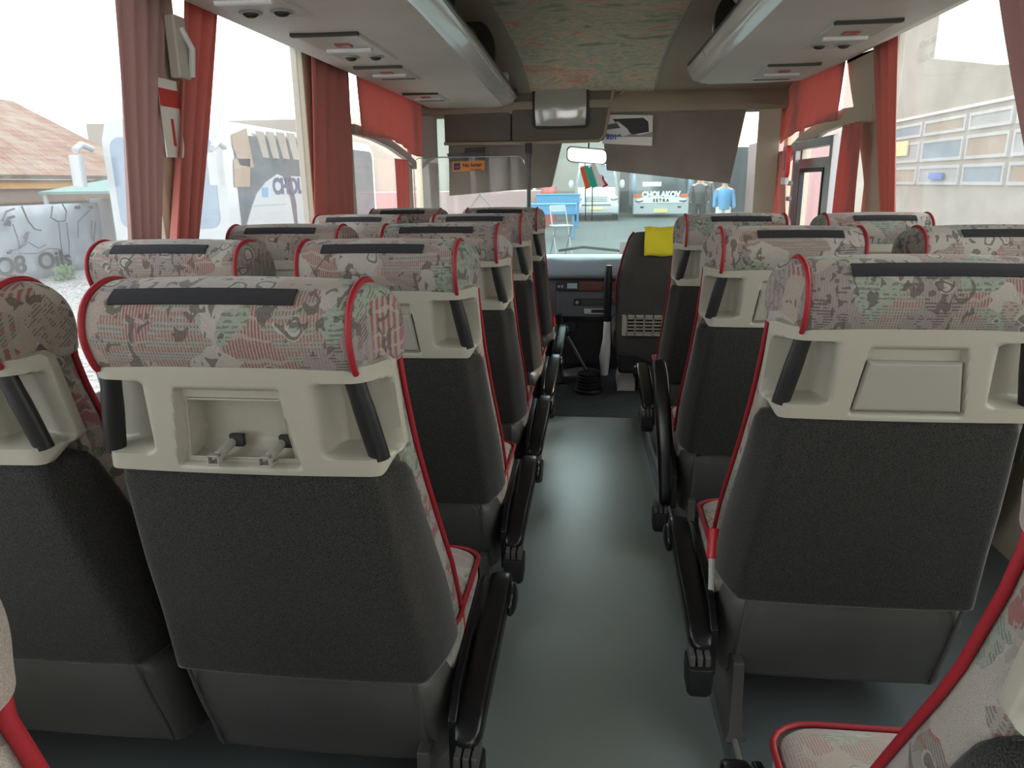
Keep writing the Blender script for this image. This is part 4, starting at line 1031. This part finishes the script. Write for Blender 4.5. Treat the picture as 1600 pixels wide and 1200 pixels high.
# roof plane built flat then tilted so that its tile rows follow the slope
rl = math.hypot(4.6, 2.35); ra_ = math.atan2(2.35, 4.6)
rf = obj('tile_roof', B((-9.2, 0, 0), (4.6, rl, .12)), 'roof_tiles', sh)
rf.matrix_local = Matrix.Translation((.15, 0, hh)) @ Matrix(((0, -1, 0, 0), (1, 0, 0, 0), (0, 0, 1, 0), (0, 0, 0, 1))) @ Matrix.Rotation(ra_, 4, 'X')
obj('ridge_strip', MB().tube([(-3.9, .2, hh + 2.05), (-.1, 3.1, hh + .1)], .09, 8), 'sticker_white', sh, smooth=True)
# banner
Yb0, Yb1 = 13.0, at(152, 320, 'X', -12.6).y
bn = thing('fabric_banner', 'white banner with engine sketch and oil brand words along the yard', 'banner', (-12.6, 15, -.9))
ztb = at(60, 320, 'X', -12.6).z + .9
P = [[(.04 * math.sin(u * 1.7 + v), -2.0 + u * (Yb1 - 13.0) / 24, .06 + (ztb - .06) * v / 6) for u in range(25)] for v in range(7)]
o_ = obj('banner_sheet', MB().grid(P), 'banner_white', bn, smooth=True, recalc=False); o_.modifiers.new('t', 'SOLIDIFY').thickness = .02
def BP(u, v, dx=.10): p = at(u, v, 'X', -12.6 + dx); return (dx, p.y - 15, p.z + .9)
def sketch(pts, r=.012, m='sketch_ink'): return obj('sketch_line', MB().tube([BP(u, v) for u, v in pts], r, 5), m, bn)
sketch([(4, 345), (10, 330), (22, 326)], .02); sketch([(8, 352), (14, 340), (22, 338)], .03, 'ink_black'); sketch([(10, 350), (15, 352), (16, 346)], .03, 'ink_black')
sketch([(20, 350), (27, 370), (32, 388), (14, 392)]); sketch([(34, 322), (44, 345), (54, 358), (64, 360)], .02); sketch([(44, 378), (60, 388), (72, 382)])
sketch([(30, 396), (60, 396), (75, 388), (97, 390)]); sketch([(38, 372), (44, 362), (40, 380), (30, 386)], .03)
sketch([(82, 322), (80, 340), (90, 346), (102, 345), (104, 330), (97, 318)], .018); sketch([(92, 348), (95, 380), (98, 398), (110, 414)]); sketch([(104, 348), (108, 380), (108, 402)])
sketch([(122, 372), (122, 346), (140, 328)], .015); sketch([(143, 345), (144, 372), (147, 378), (149, 346)], .02); sketch([(118, 324), (124, 324)], .04, 'ink_black'); sketch([(139, 324), (144, 324)], .04, 'ink_black')
sketch([(12, 395), (16, 394), (18, 391)], .03, 'ink_black')
text_obj('banner_words', 'Q8  Oils', .52, 'ink_black', face_mtx(BP(56, 411), (0, 1, 0), (0, 0, 1)), bn, ext=.01, bold=.012, sx=1.25)
for k, (u, h_) in enumerate([(88, .7), (165, 1.9)]):
    pass
# market umbrella and white posts
mu = thing('market_canopy', 'pale teal market canopy with a peaked top', 'canopy', (-12.0, 19.0, -.9))
cz = at(145, 268, 'X', -12.0).z + .9; ez = at(90, 300, 'X', -12.0).z + .9
obj('canopy_cloth', MB().add([(-1.6, -2.0, ez), (1.6, -2.0, ez), (1.6, 2.0, ez), (-1.6, 2.0, ez), (0, 0, cz), (-1.6, -2, ez - .06), (1.6, -2, ez - .06), (1.6, 2, ez - .06), (-1.6, 2, ez - .06)],
    [(0, 1, 4), (1, 2, 4), (2, 3, 4), (3, 0, 4), (0, 5, 6, 1), (1, 6, 7, 2), (2, 7, 8, 3), (3, 8, 5, 0)]), 'teal_canvas', mu)
for a, b in ((-1.5, -1.9), (1.5, -1.9), (1.5, 1.9), (-1.5, 1.9)): obj('canopy_pole', MB().tube([(a, b, 0), (a, b, ez)], .07, 8), 'white_paint', mu, smooth=True)
gt = thing('white_cabinet', 'pale white cabinet standing behind the banner end', 'cabinet', (-13.6, at(182, 340, 'X', -13.6).y, -.9))
obj('cabinet_body', B((-.4, -.5, 0), (.2, .6, 1.75)), 'white_paint', gt, bev=.02); obj('cabinet_door', B((.2, -.4, .1), (.22, .5, 1.6)), 'banner_white', gt)
for u, v in ((12, 285), (150, 330)):
    p = at(u, v, 'X', -13.0)
def weed(u, v, r, lab):
    p = at(u, v, 'X', -11.9); rnd = random.Random(u); mb = MB()
    for k in range(110):
        a = rnd.random() * 6.28; q = rnd.random() * r; z_ = rnd.random() * r * 1.6; s_ = .018 + .03 * rnd.random()
        mb.ball((q * math.cos(a), q * math.sin(a), z_), (s_, s_ * .7, s_ * 1.3), 4)
    o_ = obj('weed', mb, 'foliage', smooth=True); o_.location = (p.x, p.y, gz(p.y)); tag(o_, lab, 'plant', 'weeds below the banner')
weed(34, 430, .16, 'small green weed at the foot of the banner under the Q'); weed(100, 426, .2, 'green weed at the banner foot right of the word Oils')
# coach on the left, facing us
ch = thing('parked_coach', 'white coach parked outside the left windows with blue windscreen', 'coach', (-7, 13.7, -.9))
def CP(u, v): p = at(u, v, 'X', -6.99); return (.02, p.y - 13.7, p.z + .9)
cw, cl_, chh = 2.5, 9.5, 3.28
prf = [(0.0, .3), (0, 2.9), (-.12, 3.22), (-.4, chh), (-cw + .4, chh), (-cw + .12, 3.22), (-cw, 2.9), (-cw, .3)]
obj('coach_body', MB().loft([[(x * .96 - .05, 0, z) for x, z in prf], [(x, .18, z) for x, z in prf], [(x, cl_, z) for x, z in prf]]), 'white_paint', ch, smooth=True)
obj('windscreen', MB().prism([(x, -.012, z) for x, z in rrect(-cw + .2, 1.25, -.24, 2.95, .2, 5)], (0, .03, 0)), 'blue_glass', ch)
obj('side_glass', MB().prism([(.005, y, z) for y, z in rrect(.35, .5, cl_ - .2, 3.0, .25, 5)], (.012, 0, 0)), 'dark_glass', ch)
wv_ = [(p[1], p[2]) for p in [CP(386, 346), CP(392, 325), CP(400, 303), (CP(414, 285)), CP(432, 273), CP(445, 272), CP(455, 310), CP(462, 346)]]
def side_patch(nm, pts, m, dx=.02, th=.015): return obj(nm, MB().prism([(dx, CP(u, v)[1], CP(u, v)[2]) for u, v in pts], (th, 0, 0)), m, ch)
side_patch('white_side', [(380, 372), (386, 346), (392, 325), (400, 303), (414, 285), (432, 272), (440, 276), (452, 310), (462, 372)], 'white_paint')
side_patch('white_side', [(453, 275), (520, 279), (530, 372), (466, 372), (462, 320)], 'white_paint')
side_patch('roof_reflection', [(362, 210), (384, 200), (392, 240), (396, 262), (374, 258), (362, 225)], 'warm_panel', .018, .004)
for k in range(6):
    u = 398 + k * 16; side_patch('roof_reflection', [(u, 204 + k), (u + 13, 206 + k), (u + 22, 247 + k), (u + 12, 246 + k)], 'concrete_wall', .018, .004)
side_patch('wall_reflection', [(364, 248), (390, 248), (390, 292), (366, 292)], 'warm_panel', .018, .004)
side_patch('panel_line', [(391, 321), (446, 318), (446, 320), (391, 323)], 'ink_grey', .036, .004)
side_patch('blue_notice', [(407, 293), (417, 293), (417, 308), (408, 308)], 'blue_cloth', .036, .006)
tx = CP(450, 292); text_obj('coach_lettering', 'CHOLAKOV', .46, 'ink_navy', face_mtx((.04, CP(424, 290)[1], tx[2]), (0, 1, 0), (0, 0, 1)), ch, ext=.005, bold=.02, align='LEFT', sx=1.3)
def mirror_arm(nm, x, y):
    a = obj(nm, MB().tube([(x, .1, 2.75), (x + .05, -.25, 2.82), (x + .08, -.5, 2.7)], .06, 8), 'white_paint', ch, smooth=True)
    obj('mirror_head', MB().loft([[(x + .08 + p, -.5 + q, z) for p, q in rrect(-.11, -.08, .11, .08, .04, 3)] for z in (2.05, 2.62)]), 'white_paint', a, smooth=True)
mirror_arm('mirror_arm', -.05, 0); mirror_arm('mirror_arm', -cw - .25, 0)
for y in (2.6, 7.6): obj('wheel', MB().tube([(-.3, y, .5), (.03, y, .5)], .5, 24), 'tyre', ch, smooth=True)
for x in (-.35, -cw + .35): obj('headlamp', MB().ball((x, -.0, .75), (.25, .06, .12), 8), 'chrome', ch, smooth=True)
tag(obj('concrete_building', B((-22, 31, -1), (-3.2, 37, 3.8)), 'concrete_wall'), 'plain beige building seen through the left door window', 'building')
# pink workshop ahead left
pk = thing('pink_building', 'pale pink wall with red corner ahead on the left', 'building', (-4.5, 26, -.9))
obj('pink_wall', B((-5, 0, 0), (2.55, 4, 1.75)), 'pink_wall', pk); obj('red_corner', B((2.55, -.05, 0), (2.85, 4, 1.9)), 'red_paint', pk)
for x0, x1 in ((-1.6, -.5), (.4, -.5), (.4, 1.4)): obj('brace', MB().tube([(x0, -.02, 1.7), (x1, -.02, .6)], .025, 6), 'concrete_wall', pk)
# hall behind the vehicles
hl = thing('workshop_hall', 'dark workshop hall behind the van and the coach ahead', 'building', (2.2, 36.2, -.4))
obj('hall_wall', B((-5.2, 0, 0), (4.0, 3, 4.5)), 'concrete_wall', hl); obj('hall_opening', B((-1.2, -.06, 0), (7, 0, 3.0)), 'dark_shop', hl)
obj('shop_board', B((-.6, -.15, 1.2), (-.1, -.08, 1.6)), 'dark_glass', hl)
# white van ahead
def PXZ(u, v, y): p = at(u, v, 'Y', y); return p.x, p.z
yv2 = 28.5
x0, _ = PXZ(897, 300, yv2); x1, _ = PXZ(967, 300, yv2)
vn = thing('white_van', 'white van parked ahead, seen under the mirror', 'van', ((x0 + x1) / 2, yv2, gz(yv2)))
hw = (x1 - x0) / 2
obj('van_body', MB().loft([[(sx_ * w, y, z) for sx_, z, w in ((-1, .25, hw), (1, .25, hw), (1, h * .55, hw), (1, h, hw * .82), (-1, h, hw * .82), (-1, h * .55, hw))] for y, h in ((0, 1.0), (.12, 1.12), (.5, 1.25), (.95, 2.15), (1.3, 2.25), (5, 2.25))]), 'white_paint', vn, smooth=True)
obj('van_windscreen', MB().add([(-hw * .86, .46, 1.26), (hw * .86, .46, 1.26), (hw * .74, .90, 2.05), (-hw * .74, .90, 2.05), (-hw * .86, .5, 1.25), (hw * .86, .5, 1.25), (hw * .74, .95, 2.05), (-hw * .74, .95, 2.05)], [(0, 1, 2, 3), (4, 7, 6, 5), (0, 4, 5, 1), (1, 5, 6, 2), (2, 6, 7, 3), (3, 7, 4, 0)]), 'dark_glass', vn)
obj('grille', B((-.42, -.03, .72), (.42, .05, .92)), 'ink_grey', vn, bev=.02)
for k in range(3): obj('grille_bar', B((-.42, -.05, .75 + k * .055), (.42, -.02, .765 + k * .055)), 'chrome', vn)
for s in (-1, 1):
    obj('headlamp', MB().ball((s * hw * .78, .06, .82), (.16, .1, .13), 8), 'chrome', vn, smooth=True)
    obj('fog_lamp', MB().ball((s * hw * .72, -.04, .42), (.09, .04, .05), 8), 'dark_glass', vn, smooth=True)
    obj('wheel', MB().tube([(s * (hw - .22), .9, .33), (s * (hw + .01), .9, .33)], .34, 18), 'tyre', vn, smooth=True)
    mi_ = obj('door_mirror', MB().ball((s * (hw + .14), .8, 1.35), (.1, .07, .17), 8), 'white_paint', vn, smooth=True)
obj('bumper', B((-hw, -.1, .28), (hw, .2, .62)), 'white_paint', vn, bev=.05); obj('number_plate', B((-.26, -.12, .42), (.26, -.1, .53)), 'plate_yellow', vn); obj('lower_vent', B((-.55, -.11, .56), (.55, -.095, .62)), 'dark_glass', vn)
# coach ahead with yard lettering
yb2 = 31.0
x0, _ = PXZ(990, 300, yb2); x1, _ = PXZ(1076, 300, yb2); hw = (x1 - x0) / 2; g0 = gz(yb2)
c2 = thing('white_coach', 'white coach with black front and CHOLAKOV lettering parked ahead', 'coach', ((x0 + x1) / 2, yb2, g0))
def zz(v): return PXZ(1030, v, yb2)[1] - g0
obj('coach_shell', MB().loft([[(x, y, z) for x, z in rrect(-hw, .2, hw, 3.3, .25, 4)] for y in (0, 4.8)]), 'white_paint', c2, smooth=True)
obj('front_glass', MB().prism([(x, -.03, z) for x, z in rrect(-hw + .05, zz(305), hw - .05, 3.15, .1, 4)], (0, .06, 0)), 'dark_glass', c2)
obj('destination_board', B((-.75, -.05, zz(291)), (.0, -.03, zz(284))), 'sticker_white', c2)
obj('front_skirt', B((-hw - .02, -.12, .12), (hw + .02, .1, zz(308))), 'white_paint', c2, bev=.06)
obj('white_band', B((-.85, -.14, zz(317)), (.85, -.12, zz(309))), 'sticker_white', c2)
text_obj('front_lettering', 'CHOLAKOV', .30, 'sticker_white', face_mtx((.0, -.06, zz(304)), (1, 0, 0), (0, 0, 1)), c2, ext=.01, bold=.02, sx=.92)
text_obj('maker_lettering', 'S E T R A', .16, 'ink_black', face_mtx((.0, -.15, zz(313)), (1, 0, 0), (0, 0, 1)), c2, ext=.005, bold=.008)
for s in (-1, 1):
    obj('indicator', B((s * (hw - .02), -.14, zz(308)), (s * (hw - .32), -.1, zz(303))), 'orange', c2, bev=.01)
    obj('headlamp', MB().ball((s * (hw - .25), -.11, zz(313)), (.2, .05, .09), 8), 'chrome', c2, smooth=True)
    obj('coach_mirror', MB().ball((s * (hw + .02), -.45, zz(287)), (.12, .1, .42), 8), 'blue_glass', c2, smooth=True)
    obj('fog_lamp', MB().ball((s * (hw - .35), -.12, .42), (.08, .03, .04), 8), 'ink_black', c2, smooth=True)
obj('number_plate', B((-.28, -.16, zz(332)), (.28, -.12, zz(326))), 'plate_yellow', c2)
# blue tables, chair and people ahead
def yard_table(u, v, y, lab):
    p = at(u, v, 'Y', y); t = thing('blue_table', lab, 'table', (p.x, y, gz(y)), 'blue tables in the yard')
    h = p.z - gz(y)
    obj('tabletop', B((-.75, -.4, h - .04), (.75, .4, h)), 'blue_cloth', t, bev=.01); obj('table_skirt', B((-.73, -.38, h - .3), (.73, .38, h - .04)), 'blue_cloth', t)
    for a in (-.65, .65):
        for b in (-.3, .3): obj('leg', B((a - .03, b - .03, 0), (a + .03, b + .03, h - .04)), 'blue_cloth', t)
yard_table(873, 303, 25.5, 'blue table in the yard left of the white van'); yard_table(862, 318, 22.5, 'nearer blue table in the yard by the pink wall')
p = at(877, 352, 'Y', 17.5)
fc = thing('folding_chair', 'white folding chair with thin metal legs alone in the yard', 'chair', (p.x, 17.5, gz(17.5)), rz=.5)
hz_ = p.z - gz(17.5)
obj('seat', B((-.22, -.2, hz_ - .02), (.22, .2, hz_ + .01)), 'white_paint', fc, bev=.01); obj('backrest', B((-.2, .2, hz_ + .3), (.2, .22, hz_ + .45)), 'white_paint', fc, bev=.01)
for s in (-1, 1): obj('leg', MB().tube([(s * .2, -.25, 0), (s * .2, .22, hz_ + .42)], .013, 6), 'steel', fc); obj('leg', MB().tube([(s * .2, .3, 0), (s * .2, -.15, hz_)], .013, 6), 'steel', fc)
def figure(u, y, lab, top, legs, h=1.72):
    p = at(u, 300, 'Y', y); t = thing('person', lab, 'person', (p.x, y, gz(y)))
    sk = [(0, 0, .95), (0, 0, 1.2), (0, 0, 1.42), (0, 0, 1.5), (0, -.01, 1.62), (0, -.01, 1.7)]
    k = h / 1.75
    me = bpy.data.meshes.new('body')
    vs = [(0, 0, .93), (0, 0, 1.15), (0, 0, 1.40), (0, 0, 1.50), (0, -.02, 1.60), (0, -.01, 1.70), (.2, 0, 1.40), (.26, -.02, 1.12), (.28, -.12, .88), (-.2, 0, 1.40), (-.26, -.02, 1.12), (-.27, -.1, .88), (.1, 0, .88), (.12, -.02, .5), (.12, .02, .08), (.12, -.12, .04), (-.1, 0, .88), (-.13, .03, .5), (-.14, .06, .08), (-.14, -.06, .04)]
    es = [(0, 1), (1, 2), (2, 3), (3, 4), (4, 5), (2, 6), (6, 7), (7, 8), (2, 9), (9, 10), (10, 11), (0, 12), (12, 13), (13, 14), (14, 15), (0, 16), (16, 17), (17, 18), (18, 19)]
    rs = [.14, .13, .14, .055, .095, .085, .06, .045, .04, .06, .045, .04, .09, .065, .05, .04, .09, .065, .05, .04]
    me.from_pydata([(a * k, b * k, c * k) for a, b, c in vs], es, []); o_ = bpy.data.objects.new('body', me); COL.objects.link(o_); o_.parent = t
    sm = o_.modifiers.new('s', 'SKIN'); o_.modifiers.new('ss', 'SUBSURF').render_levels = 1
    for i, v_ in enumerate(me.skin_vertices[0].data): v_.radius = (rs[i], rs[i]); v_.use_root = (i == 0)
    me.materials.append(MATS['skin'])
    obj('shirt', MB().loft([[(rx * math.cos(a), ry * math.sin(a), z_ * k) for a in np.linspace(0, 2 * PI, 14, False)] for z_, rx, ry in ((.86, .2, .17), (1.15, .19, .16), (1.38, .23, .16), (1.46, .1, .09))]), top, t, smooth=True)
    for s in (-1, 1): obj('trouser_leg', MB().tube([(s * .1, 0, .92 * k), (s * .125, 0, .5 * k), (s * .13, .03, .1 * k)], [.12, .09, .075], 10), legs, t, smooth=True)
    for s in (-1, 1): obj('sleeve', MB().tube([(s * .2, 0, 1.40 * k), (s * .26, -.02, 1.12 * k), (s * .275, -.1, .92 * k)], [.075, .06, .05], 10), top, t, smooth=True)
    obj('hair', MB().ball((0, .01, 1.70 * k), (.10, .11, .09), 8), 'ink_black', t, smooth=True)
figure(1093, 24.0, 'person in dark clothes standing right of the coach ahead', 'ink_black', 'ink_black')
figure(1102, 26.0, 'person in grey trousers standing behind the dark clothed one', 'lower_plastic', 'lower_plastic')
figure(1132, 22.0, 'person in a blue shirt near the right windscreen post', 'blue_cloth', 'sticker_white')
# right: pink wall and workshop facade
tag(obj('pink_wall_right', B((6.4, 20.4, -.9), (8, 34, 2.6)), 'pink_wall'), 'pale pink wall seen through the driver window', 'building')
bpy.data.objects['pink_wall_right'].name = 'pink_facade'
fb = thing('workshop_facade', 'grey rendered facade with rows of large old windows outside right', 'building', (6, 12, -.9))
FX = 6.0
def FP(u, v): p = at(u, v, 'X', FX); return p.y - 12, p.z + .9
tl = FP(1448, 92)
obj('facade_wall', MB().prism([(0, -6, 0), (0, 8.2, 0), (0, 8.2, 6.5), (0, FP(1449, 91)[0], 6.5), (0, FP(1449, 91)[0], FP(1449, 91)[1]), (0, FP(1560, 102)[0], FP(1560, 102)[1]), (0, -6, FP(1560, 102)[1] - .6)], (.12, 0, 0)), 'concrete_wall', fb)
obj('cornice', B((-.05, -6, FP(1450, 182)[1] - .0), (.0, 7.4, FP(1450, 178)[1])), 'sticker_white', fb)
yy = [FP(u, 240)[0] for u in (1385, 1440, 1508, 1580, 1680)]
zr = [FP(1450, v)[1] for v in (186, 216, 256, 292)]
for i in range(4):
    for j in range(3):
        w = obj('window', frame_mb(yy[i + 1] + .06, yy[i] - .06, zr[j + 1] + .04, zr[j] - .04, .05, -.04, .0), 'white_paint', fb)
        obj('pane', B((-.02, yy[i + 1] + .1, zr[j + 1] + .08), (-.01, yy[i] - .1, zr[j] - .08)), ['blue_glass', 'warm_panel', 'ink_grey'][(i + j * 2) % 3], w)
a = FP(1392, 224), FP(1422, 243); obj('yellow_sign', B((-.08, a[1][0], a[1][1]), (-.05, a[0][0], a[0][1])), 'plate_yellow', fb)
a = FP(1458, 270), FP(1478, 280); obj('blue_sign', B((-.08, a[1][0], a[1][1]), (-.05, a[0][0], a[0][1])), 'ink_blue', fb)
